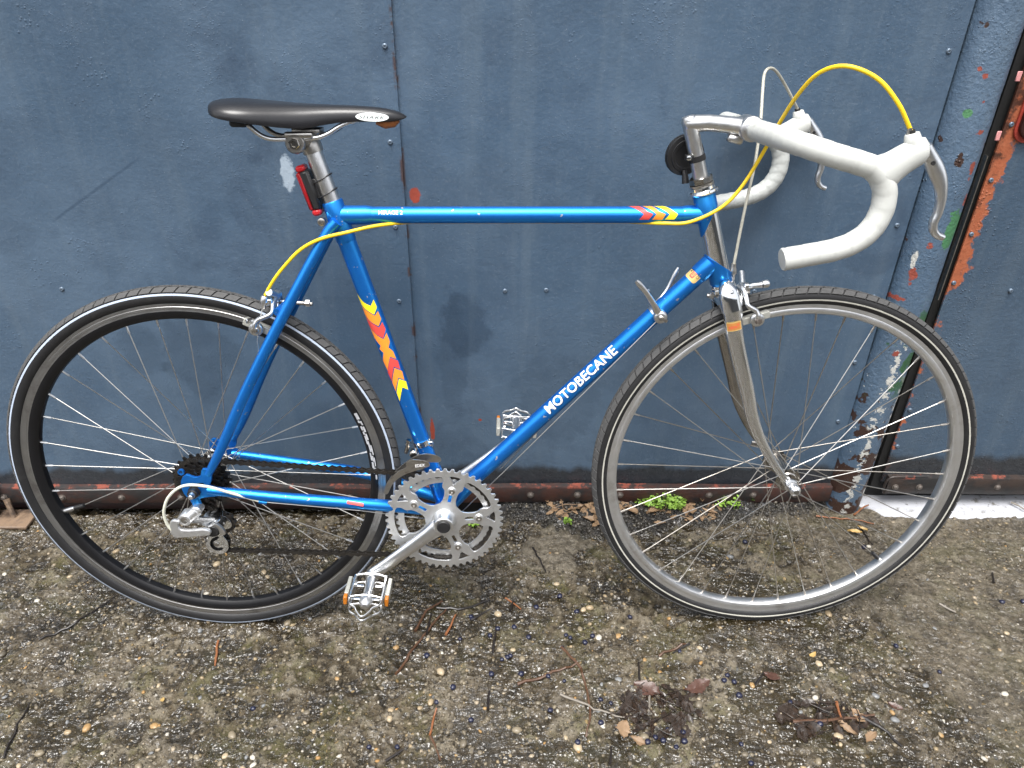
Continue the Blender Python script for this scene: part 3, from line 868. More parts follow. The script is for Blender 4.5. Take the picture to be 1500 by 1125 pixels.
def grow(p0, p1, r, n=28, seg=1): return MB().tube([Vector(p0).lerp(Vector(p1), i / seg) for i in range(seg + 1)], r, n)
tt = grow(P3(TT0), P3(TT1), .0127, 32).build('top_tube', M['blue'], bike)
st = grow(P3(ST0), P3(ST1), .0141, 32).build('seat_tube', M['blue'], bike)
dt = grow(P3(DT0), P3(DT0).lerp(P3(DT1), .992), .0142, 32).build('down_tube', M['blue'], bike)
# seat lug with its pinch bolt
d = (P3(ST1) - P3(ST0)).normalized()
mb = MB().lathe(P3(ST0) - d * .012, d, [(0, .0150), (.002, .0160), (.030, .0160), (.060, .0153), (.064, .0143)], 32)
mb.tube([P3((-.262, .7866)), P3((-.205, .7871)), P3((-.196, .7872))], [.0145, .0143, .0129], 28)
mb.build('seat_lug', M['blue'], bike)
MB().lathe((-.2700, -.0115, .7800), (0, -1, 0), [(0, .0058), (.009, .0058), (.0095, .0048)], 16).lathe((-.2700, -.0210, .7800), (0, -1, 0), [(-.003, .0040), (-.001, .0028), (-.001, .00001)], 12, 1).build('pinch_bolt', [M['steel'], M['hole']], bike)
# bottom bracket shell
sh = MB().lathe((BB[0], .036, BB[1]), (0, -1, 0), [(0, .0185), (.002, .0200), (.070, .0200), (.072, .0185)], 36)
sh.tube([P3(BB), P3(BB) + Vector((-.022, 0, .075))], [.0170, .0152], 24).tube([P3(BB), P3(BB) + (P3(DT1) - P3(DT0)).normalized() * .062], [.0180, .0152], 24)
sh.build('bottom_bracket_shell', M['blue'], bike)
# head tube: chromed, with blue lugs at both ends
hd = MB().lathe(ht(-.004), HD, [(0, .0160), (.140, .0160)], 40).build('head_tube', M['chrome'], bike)
def lug(t0, t1, point, flip, r=.0171):
    """socket whose edge sweeps to a point on the near and far side"""
    n = 48; v, f = [], []
    u = Vector((0, -1, 0)); w = HD.cross(u)                # w points forward or back in the frame plane
    for k in range(n):
        a = 2 * PI * k / n
        dr = u * math.cos(a) + w * math.sin(a)
        back = -dr.dot(Vector((1, 0, 0)))
        e = point * max(0, .5 + .5 * back) ** (.8 if flip else 1.5)
        for t, rr in ((t0, r - .0008), (t0 + (.001 if not flip else -.001), r), (t1 + e, r), (t1 + e, r - .0012)):
            v.append(ht(t) + dr * rr)
    for k in range(n):
        k2 = (k + 1) % n
        for j in range(3): f.append((k * 4 + j, k2 * 4 + j, k2 * 4 + j + 1, k * 4 + j + 1))
    return MB().add(v, f)
lg = lug(-.006, .014, .045, False)
lg.tube([HT + HD * .026 + Vector((-.004, 0, 0)), P3((.285, .7900)), P3((.277, .79))], [.0146, .0140, .0128], 28)
lg.build('head_lug', M['blue'], hd)
lg = lug(.139, .128, -.042, True, .0176)
dd = (P3(DT0) - P3(DT1)).normalized()
lg.tube([P3(DT1) + dd * .002, P3(DT1) + dd * .026, P3(DT1) + dd * .030], [.0160, .0156, .0143], 28)
lg.build('head_lug', M['blue'], hd)
# stays
for s in (-1, 1):
    pts = spline([(-.2481, .0165 * s, .7798), (-.2700, .021 * s, .7520), (-.3498, .042 * s, .6196), (-.4128, .053 * s, .5092), (-.4606, .060 * s, .4165), (-.4900, .0625 * s, .3660)], 6)
    MB().tube(pts, [.0088] * (len(pts) - 9) + [.0086, .0084, .0082, .0080, .0078, .0075, .0072, .0068, .0060], 20).build('seat_stay', M['blue'], bike)
    pts = spline([(-.105, .020 * s, .2640), (-.1618, .030 * s, .2779), (-.2069, .042 * s, .2905), (-.2752, .052 * s, .3035), (-.3663, .058 * s, .3160), (-.4565, .0615 * s, .3290), (-.4960, .0625 * s, .3345)], 6)
    n = len(pts)
    MB().tube(pts, [.0110 - .0045 * (i / n) ** 2 for i in range(n)], 20).build('chain_stay', M['blue'], bike)
    drop = [(-.484, .372), (-.497, .378), (-.503, .364), (-.514, .362), (-.526, .367), (-.535, .358), (-.538, .342), (-.534, .326), (-.524, .316), (-.514, .318), (-.503, .322), (-.478, .325), (-.462, .326), (-.460, .336), (-.478, .340), (-.490, .346), (-.486, .354)]
    slot = [(-.523, .345), (-.506, .351), (-.499, .350), (-.500, .346), (-.512, .340), (-.522, .337)]
    plate('dropout', [smooth2(drop, 3), smooth2(slot, 2)], .0635 * s, .005, M['blue'], bike)
MB().tube([(-.3480, -.040, .6440), (-.3400, 0, .6480), (-.3480, .040, .6440)], .006, 12).build('brake_bridge', M['blue'], bike)
MB().tube([(-.165, -.03, .279), (-.165, .03, .279)], .006, 12).build('stay_bridge', M['blue'], bike)
# mudguard eyelet and derailleur hanger
MB().lathe((-.5340, -.0655, .3710), (0, 1, 0), [(0, .0055), (.004, .0055), (.004, .0028), (0, .0028)], 18, closed=True).build('eyelet', M['blue'], bike)
MB().tube([(-.521, -.064, .323), (-.516, -.066, .305), (-.514, -.066, .298)], [.009, .008, .008], 12, flat=[.003, .003, .003], side=(0, 1, 0)).build('derailleur_hanger', M['blue'], bike)

# decals: flat print bent round the tubes
seat_map = tube_map((-.2299, .718), (-.1409, .4079), .0144)
for mt, poly in (('d_yellow', [(.0508, -.0154), (.0635, -.0085), (.0700, -.0029), (.0751, .0029), (.0671, .0108), (.0806, .0118), (.0903, .0031), (.0823, -.0040), (.0709, -.0150)]),
                 ('d_orange', [(.0730, -.0150), (.0838, -.0040), (.0925, .0033), (.0872, .0109), (.1015, .0116), (.1105, .0030), (.0990, -.0080), (.0880, -.0165)]),
                 ('d_red', [(.0900, -.0165), (.1006, -.0080), (.1131, .0033), (.1066, .0114), (.1200, .0127), (.1319, .0033), (.1221, -.0060), (.1072, -.0165)]),
                 ('d_orange', [(.1095, -.0160), (.1235, -.0058), (.1339, .0033), (.1258, .0117), (.1417, .0122), (.1497, .0060), (.1593, .0115), (.1735, .0119), (.1656, .0032), (.1896, -.0105), (.1716, -.0140), (.1565, -.0047), (.1493, -.0104), (.1435, -.0052), (.1296, -.0130)]),
                 ('d_red', [(.1675, .0033), (.1776, .0139), (.1931, .0124), (.1840, .0033), (.2097, -.0105), (.1928, -.0125)]),
                 ('d_orange', [(.1865, .0036), (.1975, .0145), (.2131, .0126), (.2046, .0040), (.2289, -.0100), (.2122, -.0106)]),
                 ('d_yellow', [(.2072, .0042), (.2171, .0149), (.2321, .0130), (.2234, .0045), (.2483, -.0095), (.2315, -.0095)])):
    bend(poly_bm(poly), seat_map, 'chevron_decal' if len(poly) < 14 else 'cross_decal', M[mt], st)
top_map = tube_map((-.2352, .7869), (.2786, .7900), .0130)
for mt, poly in (('d_red', [(.4289, .0205), (.4445, .0205), (.4571, .0075), (.4660, .0036), (.4597, -.0055), (.4449, -.0055), (.4520, .0036), (.4453, .0080)]),
                 ('d_orange', [(.4500, .0205), (.4640, .0205), (.4745, .0080), (.4852, .0033), (.4802, -.0055), (.4646, -.0055), (.4710, .0033)]),
                 ('d_yellow', [(.4680, .0205), (.4819, .0205), (.5037, .0033), (.4990, -.0052), (.4845, -.0052), (.4911, .0033)])):
    bend(poly_bm(poly), top_map, 'chevron_decal', M[mt], tt)
bm = text_bm('MIRAGE 2', .0367, .0064, .02)
bend(bm, lambda u, v: top_map(u + .0502, v + .0031), 'model_lettering', M['white_p'], tt)
down_map = tube_map((-.0443, .3233), (.3212, .7038), .0146)
down_map0 = tube_map((-.0443, .3233), (.3212, .7038), .01447)
bm = text_bm('MOTOBECANE', .1575, .0178, .022, 0, 1.04)
bend(bm, lambda u, v: down_map(u + .1835, v - .0009), 'brand_lettering', M['white_p'], dt)
bm = text_bm('MOTOBECANE', .1575, .0178, .030, 0, 1.04)
bend(bm, lambda u, v: down_map0(u + .1841, v - .0015), 'lettering_outline', M['black_p'], dt)
def rrect(x0, x1, y0, y1, r, n=4):
    o = []
    for cx, cy, a0 in ((x1 - r, y1 - r, 0), (x0 + r, y1 - r, 90), (x0 + r, y0 + r, 180), (x1 - r, y0 + r, 270)):
        o += [(cx + r * math.cos(math.radians(a0 + 90 * k / n)), cy + r * math.sin(math.radians(a0 + 90 * k / n))) for k in range(n + 1)]
    return o
bend(poly_bm(rrect(.5010, .5268, -.0012, .0235, .004)), down_map0, 'maker_decal', M['d_gold'], dt)
bend(poly_bm(rrect(.5050, .5262, .0072, .0152, .002)), down_map, 'decal_band', M['d_red'], dt)
map_p = tube_map((-.0443, .3233), (.3212, .7038), .01475)
for txt, mt, u0, v0, w, h in (('REG', 'black_p', .512, .0167, .009, .0045), ('RENN', 'd_gold', .5075, .0085, .015, .0052), ('CGE', 'black_p', .510, .0008, .010, .0045)):
    bm = text_bm(txt, w, h, .01)
    bend(bm, lambda u, v: map_p(u + u0, v + v0), 'decal_text', M[mt], dt)
cs_map = lambda u, v: Vector((-.2640 + u, -.0500 - .0112 * math.cos(v / .0108), .3018 - .20 * u + .0110 * math.sin(v / .0108)))
bend(poly_bm(rrect(0, .028, .004, .0095, .001)), cs_map, 'stay_decal', M['d_red'], bike)

# fork
MB().box(ht(.165) + Vector((.001, 0, 0)), (.015, .030, .013), Matrix.Rotation(-.308, 3, 'Y'), .005).build('fork_crown', M['chrome'], bike, 50)
for s in (-1, 1):
    top = [(.3545, .034 * s, .6760), (.3580, .0345 * s, .6650), (.3632, .0355 * s, .6480)]
    ux = (Vector(top[0]) - Vector(top[1])).normalized(); in_ = Vector((0, -.016 * s, 0))
    mb = MB().tube([Vector(top[0]) + ux * .0150 + in_, Vector(top[0]) + ux * .0140 + in_ * .9, Vector(top[0]) + ux * .0080 + in_ * .45, Vector(top[0]), Vector(top[1]), Vector(top[2])], [.003, .0080, .0120, .0148, .0160, .0165], 24, flat=[.002, .0055, .0080, .0095, .0105, .0112], side=(0, 1, 0))
    mb.build('crown_shoulder', M['chrome'], bike, 50)
    pts = spline([(.3620, .0355 * s, .6540), (.3757, .0375 * s, .5968), (.4027, .043 * s, .5156), (.4225, .0468 * s, .4549), (.4530, .0500 * s, .3980), (.4900, .0525 * s, .3480)], 6)
    n = len(pts)
    r = [.0150 - .0092 * (i / (n - 1)) ** 1.2 for i in range(n)]
    fl = [.0100 - .0048 * (i / (n - 1)) ** 1.1 for i in range(n)]
    blade = MB().tube(pts, r, 24, flat=fl, side=(0, 1, 0)).build('fork_blade', M['chrome'] if s < 0 else M['chrome_dull'], bike)
    plate('fork_dropout', [smooth2([(.478, .362), (.490, .360), (.498, .352), (.511, .346), (.513, .334), (.505, .327), (.494, .329), (.488, .338), (.480, .350)], 3)], .0535 * s, .0045, M['chrome'], bike)
    if s < 0:
        A, Bq = Vector((.3665, -.0365, .6330)), Vector((.3715, -.0372, .6130))
        ax = (Bq - A).normalized(); wv_ = Vector((0, -1, 0)).cross(ax)
        fm = lambda u, v, k=1.0: A + ax * (-v) + wv_ * (-.0148 * k * math.sin(u / .0125)) + Vector((0, -.0106 * k * math.cos(u / .0125), 0))
        bend(poly_bm(rrect(-.0085, .0125, -.015, 0, .0015)), lambda u, v: fm(u, v, 1.02), 'blade_decal', M['d_gold'], blade, .002, 0)
        bend(poly_bm(rrect(-.0072, .0112, -.0135, -.0015, .0012)), lambda u, v: fm(u, v, 1.035), 'decal_field', M['fork_orange'], blade, .002, 0)
        bm = text_bm('Tenax', .015, .006, .01, .2)
        bend(bm, lambda u, v: fm(u - .0055, v - .0105, 1.05), 'decal_text', M['d_red'], blade, .002, 0)

# headset
MB().lathe(ht(-.006), -HD, [(0, .0175), (.001, .0205), (.004, .0225), (.007, .0215), (.008, .0180), (.0125, .0178), (.013, .0170)], 40).build('headset_cup', M['chrome'], bike)
MB().lathe(ht(-.019), -HD, [(0, .0165), (.001, .0178), (.0035, .0178), (.004, .0168)], 40).build('lock_washer', M['steel'], bike)
MB().lathe(ht(-.0235), -HD, [(0, .0165), (.001, .0178), (.0085, .0178), (.0095, .0160)], 8).build('headset_locknut', M['chrome_dull'], bike, 25)
MB().lathe(ht(.138), HD, [(0, .0180), (.001, .0198), (.005, .0205), (.0075, .0195), (.008, .0215), (.0125, .0215), (.0135, .0170)], 40).build('lower_headset_cup', M['chrome'], bike)
# stem
corner = ht(-.1235)
stem = MB().tube([ht(-.030), ht(-.075), ht(-.108), ht(-.1175), ht(-.1225)], [.0110, .0110, .0114, .0118, .0095], 28)
stem.tube([ht(-.110) + Vector((-.011, 0, 0)), ht(-.1105) + Vector((-.0065, 0, .0005)), ht(-.1115), Vector((.3020, 0, .9235)), Vector((.3300, 0, .9212)), Vector((.3620, 0, .9170))], [.006, .0112, .0126, .0118, .0120, .0135], 24)
stem.lathe((.3630, .021, .9165), (0, -1, 0), [(0, .0160), (.002, .0180), (.040, .0180), (.042, .0160)], 36)
stem.box((.3440, 0, .9010), (.012, .008, .006), Matrix.Rotation(.25, 3, 'Y'), .003)
stem.build('stem', M['alu'], bike, 60)
# handlebar and its tape
def bar_side(s):
    return [(.3630, .0, .9165), (.3630, .020 * s, .9165), (.3632, .06 * s, .9163), (.3640, .105 * s, .9160), (.3695, .145 * s, .9145), (.3870, .175 * s, .9095), (.4150, .1885 * s, .9010), (.4430, .1900 * s, .8935),
            (.4640, .1900 * s, .8865), (.4790, .1900 * s, .8720), (.4865, .1900 * s, .8520), (.4855, .1900 * s, .8290), (.4760, .1900 * s, .8080), (.4580, .1900 * s, .7925), (.4330, .1900 * s, .7825), (.4020, .1900 * s, .7760), (.3705, .1900 * s, .7700)]
MB().tube(spline([(.3630, -.055, .9165), (.3630, 0, .9165), (.3630, .055, .9165)], 4), [.0122] * 4 + [.0135] + [.0122] * 4, 28).build('handlebar', M['alu'], bike)
for s in (-1, 1):
    pts = spline(bar_side(s)[2:], 8)
    if s < 0: pts = [Vector((.3630, -.040, .9164))] + pts
    n = len(pts)
    # resample finely, then let each turn of tape overlap the one before
    fine = [pts[0]]
    for a_, b_ in zip(pts[:-1], pts[1:]):
        m_ = max(1, int((b_ - a_).length / .0016)); fine += [a_.lerp(b_, (i + 1) / m_) for i in range(m_)]
    pts = fine; n = len(pts)
    mb = MB().tube(pts, .0146 if s < 0 else .0140, 28)
    sl_ = 0.0; pitch = .021 if s < 0 else .016; amp = .0005 if s < 0 else .0010
    for i in range(n):
        if i: sl_ += (pts[i] - pts[i - 1]).length
        for k in range(28):
            fr = ((sl_ + pitch * (k if s < 0 else -k) / 28 + .002 * math.sin(k * .7)) / pitch) % 1.0
            v_ = Vector(mb.v[i * 28 + k]); dr_ = (v_ - pts[i]).normalized()
            mb.v[i * 28 + k] = tuple(v_ + dr_ * amp * (fr if fr < .9 else (1 - fr) * 9))
    tp = mb.build('bar_tape', M['tape'] if s < 0 else M['tape_far'], bike)
    e = Vector(bar_side(s)[-1]); dv = (e - Vector(bar_side(s)[-2])).normalized()
    MB().lathe(e - dv * .002, dv, [(0, .0151), (.002, .0152), (.004, .0140), (.0045, .00001)], 28).build('bar_plug', M['tape'], tp)
    # brake hood and lever
    y = .190 * s
    hp = spline([(.4760, y, .8790), (.4880, y, .8880), (.5000, y, .8970), (.5110, y, .9040), (.5190, y, .9075), (.5245, y, .9090)], 4)
    k = len(hp)
    hood = MB().tube(hp, [.0205, .0226, .0232, .0222, .0206, .020, .0195, .0190, .0187, .0185, .0183, .0182, .0180, .0178, .0176, .0173, .0170, .0165, .0155, .0140, .0120, .0090][:k], 20, flat=[.0150 - .0035 * i / k for i in range(k)], side=(0, 1, 0))
    hood.tube([(.5110, y, .9090), (.5068, y, .9200), (.5040, y, .9275), (.5037, y, .9285)], [.0140, .0105, .0088, .0070], 18, flat=[.0105, .0092, .0080, .0065], side=(0, 1, 0))
    hood.tube([(.5090, y, .9160), (.5200, y, .9170), (.5270, y, .9135)], [.0080, .0070, .0030], 14)
    hood.build('brake_hood', M['tape'], bike, 70)
    lp = spline([(.5235, y, .9130), (.5330, y, .9000), (.5440, y, .8850), (.5535, y, .8690), (.5590, y, .8500), (.5595, y, .8330), (.5570, y, .8200), (.5590, y, .8100), (.5650, y, .8035), (.5735, y, .8000)], 5)
    k = len(lp)
    lev = MB().tube(lp, [.0075 + .0038 * math.exp(-((i / k - .22) / .16) ** 2) - .0030 * (i / k) for i in range(k)], 16, flat=[.0078 - .0022 * i / k for i in range(k)], side=(0, 1, 0)).build('brake_lever', M['alu_white'], bike, 60)
    MB().lathe((.5345, y - .0066, .8940), (0, -1, 0), [(0, .0028), (.0014, .0028), (.0014, .0022), (.0010, .00001)], 12).build('lever_pivot', M['hole'], lev)
    MB().lathe((.5035, y, .9270), (-.30, 0, .95), [(0, .0048), (.005, .0045), (.0055, .004)], 14).build('cable_socket', M['hole'], bike)

# brake and gear cables
yc = spline([(.5020, -.190, .9305), (.4793, -.19, .962), (.4524, -.18, .9896), (.4191, -.165, 1.0027), (.3971, -.14, .9944), (.3873, -.105, .9663), (.3864, -.055, .9263), (.3790, -.024, .8809), (.3561, -.021, .8342), (.3287, -.022, .8043), (.2851, -.021, .7830), (.2498, -.014, .7795), (.2245, -.003, .7780), (.20, .005, .7775)], 8)
MB().tube(yc, .0027, 10).build('brake_cable', M['yellow'], bike)
MB().tube([Vector((.50, -.19, .9265)), Vector((.5045, -.19, .9335)) - Vector((.0045, 0, -.001))], .0031, 10).build('cable_ferrule', M['steel'], bike)
MB().tube([Vector((.20, .005, .7775)), Vector((-.14, .005, .7755))], .0024, 10).build('under_tube_cable', M['yellow'], bike)
MB().tube(spline([(-.140, .005, .7755), (-.165, -.007, .7755), (-.1948, -.018, .7733), (-.2297, -.027, .7668), (-.2708, -.030, .757), (-.3033, -.030, .7402), (-.3323, -.030, .7126), (-.3506, -.030, .691), (-.3660, -.028, .6680)], 8), .0027, 10).build('rear_brake_cable', M['yellow'], bike)
MB().tube(spline([(.505, .19, .9278), (.4707, .17, .966), (.4427, .145, .9892), (.424, .125, .9954), (.4099, .105, .9878), (.404, .085, .962), (.3974, .055, .9195), (.3904, .034, .8621), (.3804, .02, .8028), (.3735, .010, .7519), (.3690, .004, .7073)], 8), .0024, 10).build('front_brake_cable', M['grey_sleeve'], bike)
MB().tube(spline([(-.4088, -.062, .3111), (-.4522, -.07, .3330), (-.4911, -.08, .3535), (-.5234, -.088, .3590), (-.5488, -.092, .3403), (-.5621, -.092, .3107), (-.5621, -.09, .2847), (-.5565, -.088, .2694)], 8), .0025, 10).build('gear_cable_sleeve', M['cream_sleeve'], bike)
MB().tube([(-.4000, -.0615, .3090), (-.4130, -.0625, .3120)], .0036, 12).build('cable_stop', M['blue'], bike)
for a, bq in (((.2506, -.019, .625), (.0021, -.013, .3367)), ((.0021, -.013, .3367), (-.085, -.012, .2400)), ((-.4088, -.062, .3111), (-.2450, -.050, .2850)), ((-.2450, -.050, .2850), (-.118, -.014, .2400)), ((.2450, .010, .622), (.0000, .008, .3340))):
    MB().tube([a, bq], .0009, 6).build('gear_cable', M['spoke'], bike)

# ------------------------------------------------------------------ wheels
def pol(r, a, y=0.0): return Vector((r * math.cos(a), y, r * math.sin(a)))
RC, RS = .3235, .0155
def tyre_pt(phi, r=RS): return (-r * math.sin(phi), RC + r * math.cos(phi))     # (y, radius); phi from the tread centre to the near side
def block_mesh(mat):
    """one shoulder tread block, at angle 0, on the near side"""
    da = 2 * PI / 108
    v, f = [], []
    na, nb = 3, 4
    for lvl, (rr, sh) in enumerate(((RS - .0006, 0), (RS + .0011, .06))):
        for i in range(na):
            for j in range(nb):
                t = j / (nb - 1); ph = math.radians(17 + 41 * (t + (sh if j == 0 else -sh if j == nb - 1 else 0)))
                a = da * ((i / (na - 1) - .5) * (.90 - (.05 if lvl else 0)) + .28 * (t - .5))
                y, r = tyre_pt(ph, rr)
                v.append(pol(r, a, y))
    k = na * nb
    for i in range(na - 1):
        for j in range(nb - 1):
            f.append((k + i * nb + j, k + (i + 1) * nb + j, k + (i + 1) * nb + j + 1, k + i * nb + j + 1))
    rim = [(i * nb) for i in range(na)] + [(na - 1) * nb + j for j in range(1, nb)] + [i * nb + nb - 1 for i in range(na - 2, -1, -1)] + [j for j in range(nb - 2, 0, -1)]
    for q in range(len(rim)):
        a, b = rim[q], rim[(q + 1) % len(rim)]
        f.append((a, b, b + k, a + k))
    return MB().add(v, f)
def wheel(name, x, z, rear):
    w = empty(name, bike, (x, 0, z))
    gnd = -z
    def squash(me):
        n = len(me.vertices); co_ = np.empty(n * 3, np.float32); me.vertices.foreach_get('co', co_); co_ = co_.reshape(-1, 3)
        low = np.clip((gnd - co_[:, 2]), 0, 1)
        near = np.clip(1 - (co_[:, 2] - gnd) / .02, 0, 1) * np.clip(1 - np.abs(co_[:, 0]) / .11, 0, 1)
        co_[:, 1] *= 1 + .22 * near
        co_[:, 2] = np.maximum(co_[:, 2], gnd + .0004)
        me.vertices.foreach_set('co', co_.ravel()); me.update(); return me
    # tyre carcass, with a groove where the tread starts
    prof = []
    for d_ in (148, 140, 128, 116, 104, 92, 80, 70, 62, 60, 50, 40, 30, 20, 10, 0, -10, -20, -30, -40, -50, -60, -62, -70, -80, -92, -104, -116, -128, -140, -148):
        ph = math.radians(d_); r = RS - (.0009 if abs(d_) < 61 else 0) - (.0012 if abs(d_) > 135 else 0)
        prof.append(tyre_pt(ph, r))
    ty = link('tyre', squash(MB().lathe((0, 0, 0), (0, 1, 0), prof, 200, cap=False).mesh('tyre', M['rubber'], 60)), w)
    # pale line round each sidewall
    lo, hi = ((63, 75) if rear else (92, 101))
    for s in (1, -1):
        pr = [tyre_pt(math.radians(s * (lo + (hi - lo) * q / 4)), RS + .00035) for q in range(5)]
        me = MB().lathe((0, 0, 0), (0, 1, 0), [(a, b) for a, b in pr], 200, cap=False).mesh('sidewall_stripe', M['stripe_blue'] if rear else M['stripe_cream'], 60)
        link('sidewall_stripe', squash(me), w)
    # tread: near-side shoulder blocks one by one, the rest as one band
    base = block_mesh(None)
    bme = base.mesh('tread_block', M['tread'], 30)
    rest = MB()
    far = [(p.x, -p.y, p.z) for p in map(Vector, base.v)]
    for k in range(108):
        a = 2 * PI * k / 108 + .01
        R = Matrix.Rotation(-a, 4, 'Y')
        bottom = (R @ Vector((.339, 0, 0))).z < gnd + .012
        if not (rear and bottom):
            link('tread_block', bme, w, R)
            rest.add([R @ Vector(p) for p in far], base.f)
        for j, (p0, p1) in enumerate(((-14, -1.5), (1.5, 14))):
            v = []
            for rr in (RS - .0006, RS + .0009):
                for aa in (-.42, .42):
                    for ph in (p0, p1):
                        y, r = tyre_pt(math.radians(ph), rr)
                        v.append(R @ pol(r, 2 * PI / 108 * (aa + .5 * j + (.2 if ph == p1 else 0)), y))
            if not (rear and bottom): rest.add(v, [(4, 6, 7, 5), (0, 4, 5, 1), (2, 3, 7, 6), (0, 2, 6, 4), (1, 5, 7, 3)])
    o = rest.build('tread', M['tread'], w, 30); o['kind'] = 'stuff'
    # rim
    if rear:
        mb = MB().lathe((0, 0, 0), (0, 1, 0), [(-.0095, .3152), (-.0112, .3150), (-.0116, .3125), (-.0112, .3085), (-.0116, .3080), (-.0116, .3040), (-.0112, .3035), (-.0114, .3008)], 160, cap=False)
        mb.lathe((0, 0, 0), (0, 1, 0), [(.0095, .3152), (.0112, .3150), (.0116, .3125), (.0112, .3085), (.0116, .3080), (.0116, .3040), (.0112, .3035), (.0114, .3008)], 160, cap=False)
        mb.lathe((0, 0, 0), (0, 1, 0), [(-.0114, .3008), (-.0116, .2990), (-.0102, .2910), (-.0058, .2862), (0, .2850), (.0058, .2862), (.0102, .2910), (.0116, .2990), (.0114, .3008)], 160, 1, cap=False)
        mb.lathe((0, 0, 0), (0, 1, 0), [(-.0095, .3152), (-.008, .306), (.008, .306), (.0095, .3152)], 160, 1, cap=False)
        rin = .2850
    else:
        mb = MB().lathe((0, 0, 0), (0, 1, 0), [(-.0095, .3152), (-.0112, .3150), (-.0114, .3120), (-.0110, .3070), (-.0113, .3065), (-.0113, .3010), (-.0100, .2975), (-.0065, .2955), (0, .2950), (.0065, .2955), (.0100, .2975), (.0113, .3010), (.0113, .3065), (.0110, .3070), (.0114, .3120), (.0112, .3150), (.0095, .3152), (.008, .306), (-.008, .306)], 160, closed=True)
        rin = .2950
    mb.build('rim', [M['rim_worn'] if rear else M['rim_alu'], M['rim_black']], w, 35)
    # hub
    yf = (.028, .037) if rear else (.034, .034)                 # near and far flange distance
    rf = .0225 if rear else .0200
    hub = MB().lathe((0, 0, 0), (0, 1, 0), [(-yf[0] - .0035, .013), (-yf[0] - .0015, .015), (-yf[0] - .0015, rf + .0015), (-yf[0] + .0012, rf + .0015), (-yf[0] + .003, .0165), (-yf[0] + .010, .0125), (yf[1] - .010, .0125), (yf[1] - .003, .0165), (yf[1] - .0012, rf + .0015), (yf[1] + .0015, rf + .0015), (yf[1] + .0015, .015), (yf[1] + .006, .012)], 40)
    hub.build('hub', M['chrome_dull'] if not rear else M['chrome'], w)
    ax = .066 if rear else .056
    MB().tube([(0, -ax - .020, 0), (0, ax + .016, 0)], .0047, 14).build('axle', M['steel'], w)
    MB().lathe((0, -ax - (.001 if rear else .0), 0), (0, -1, 0), [(0, .0085), (.001, .0105), (.0025, .0105), (.003, .0088), (.010, .0088), (.0115, .0072), (.0115, .005)], 6 if not rear else 24).build('axle_nut', M['alu'] if not rear else M['plastic'], w, 25)
    if not rear:
        MB().lathe((0, -ax - .010, 0), (0, -1, 0), [(0, .0095), (.006, .0092), (.0075, .0075), (.010, .0045), (.010, .00001)], 20).build('nut_cap', M['alu_white'], w)
        MB().tube([(0, .066, 0), (-.012, .072, .010), (-.032, .074, .012)], [.006, .005, .006], 12, flat=.0025, side=(0, 1, 0)).build('skewer_lever', M['steel'], w)
    else:
        MB().lathe((0, -ax - .010, 0), (0, -1, 0), [(0, .0060), (.004, .0055), (.006, .0048), (.010, .0040), (.011, .0028), (.011, .00001)], 16).build('nut_cap', M['alu_white'], w)
    # spokes
    spoke_me = {}
    for side in (-1, 1):
        y = yf[0] * side if side < 0 else yf[1]
        for k in range(18):
            th = math.radians(20 * k + (5 if side < 0 else -5) + 3)
            hb = th + math.radians(60 if k % 2 else -60)
            A = pol(rf - .001, hb, y + .0028 * (1 if (k // 2) % 2 else -1) * side); Bp = pol(rin + .001, th, .002 * side)
            L = (Bp - A).length
            key = (side, round(L, 3))
            if key not in spoke_me:
                mb = MB().tube([(0, 0, -.003), (0, 0, L - .004)], .00092, 6)
                mb.tube([(0, 0, L - .0135), (0, 0, L - .011), (0, 0, L + .001)], [.0013, .0019, .0019], 8, 1)
                spoke_me[key] = mb.mesh('spoke', [M['spoke'] if rear or side < 0 else M['spoke_old'], M['alu_white'] if rear else M['spoke_old']], 40)
            D = (Bp - A).normalized()
            link('spoke', spoke_me[key], w, Matrix.Translation(A) @ D.to_track_quat('Z', 'Y').to_matrix().to_4x4())
    # valve
    a = math.radians(197 if rear else -42)
    mb = MB().tube([pol(rin + .002, a), pol(rin - .012, a), pol(rin - .020, a)], [.0042, .0042, .0034] if rear else .0034, 12)
    mb.tube([pol(rin - .020, a), pol(rin - .038, a)] if rear else [pol(rin - .004, a), pol(rin - .022, a)], [.0042, .0036], 12, 1)
    mb.build('valve', [M['alu_white'] if rear else M['alu'], M['plastic']], w)
    if rear:                                   # worn white print on the black rim wall
        def rm(a, v):
            y = -(.0102 + .0014 * v / .008) - .0004
            return pol(.2910 + v * .72, a, y)
        for a0, a1, v0, v1 in ((24, 21.5, .002, .010), (21.2, 20.2, .0015, .006), (20.8, 19.2, .0065, .0105), (18.9, 17.3, .001, .0050), (18.6, 16.5, .0055, .0105), (16.8, 15.6, .001, .005), (15.2, 11.8, .0008, .0045), (15.8, 13.4, .0050, .0090), (13, 8.8, .003, .0072), (11.4, 7.6, .0075, .0108), (8.4, 5.4, .0008, .0040), (7.2, 5.0, .0045, .0080), (6.6, 3.2, .0084, .0109), (4.8, 2.4, .001, .0060), (2.6, .2, .003, .0105), (-.2, -2.0, .007, .0108)):
            A0, A1 = math.radians(a1), math.radians(a0)
            n = 6; pl = [(A0 + (A1 - A0) * i / n, v0) for i in range(n + 1)] + [(A1 - (A1 - A0) * i / n, v1) for i in range(n + 1)]
            bend(poly_bm(pl), rm, 'rim_print', M['faded_p'], w, 1.0)
    return w
wheel('rear_wheel', XR, .3350, True)
wheel('front_wheel', XF, .3375, False)

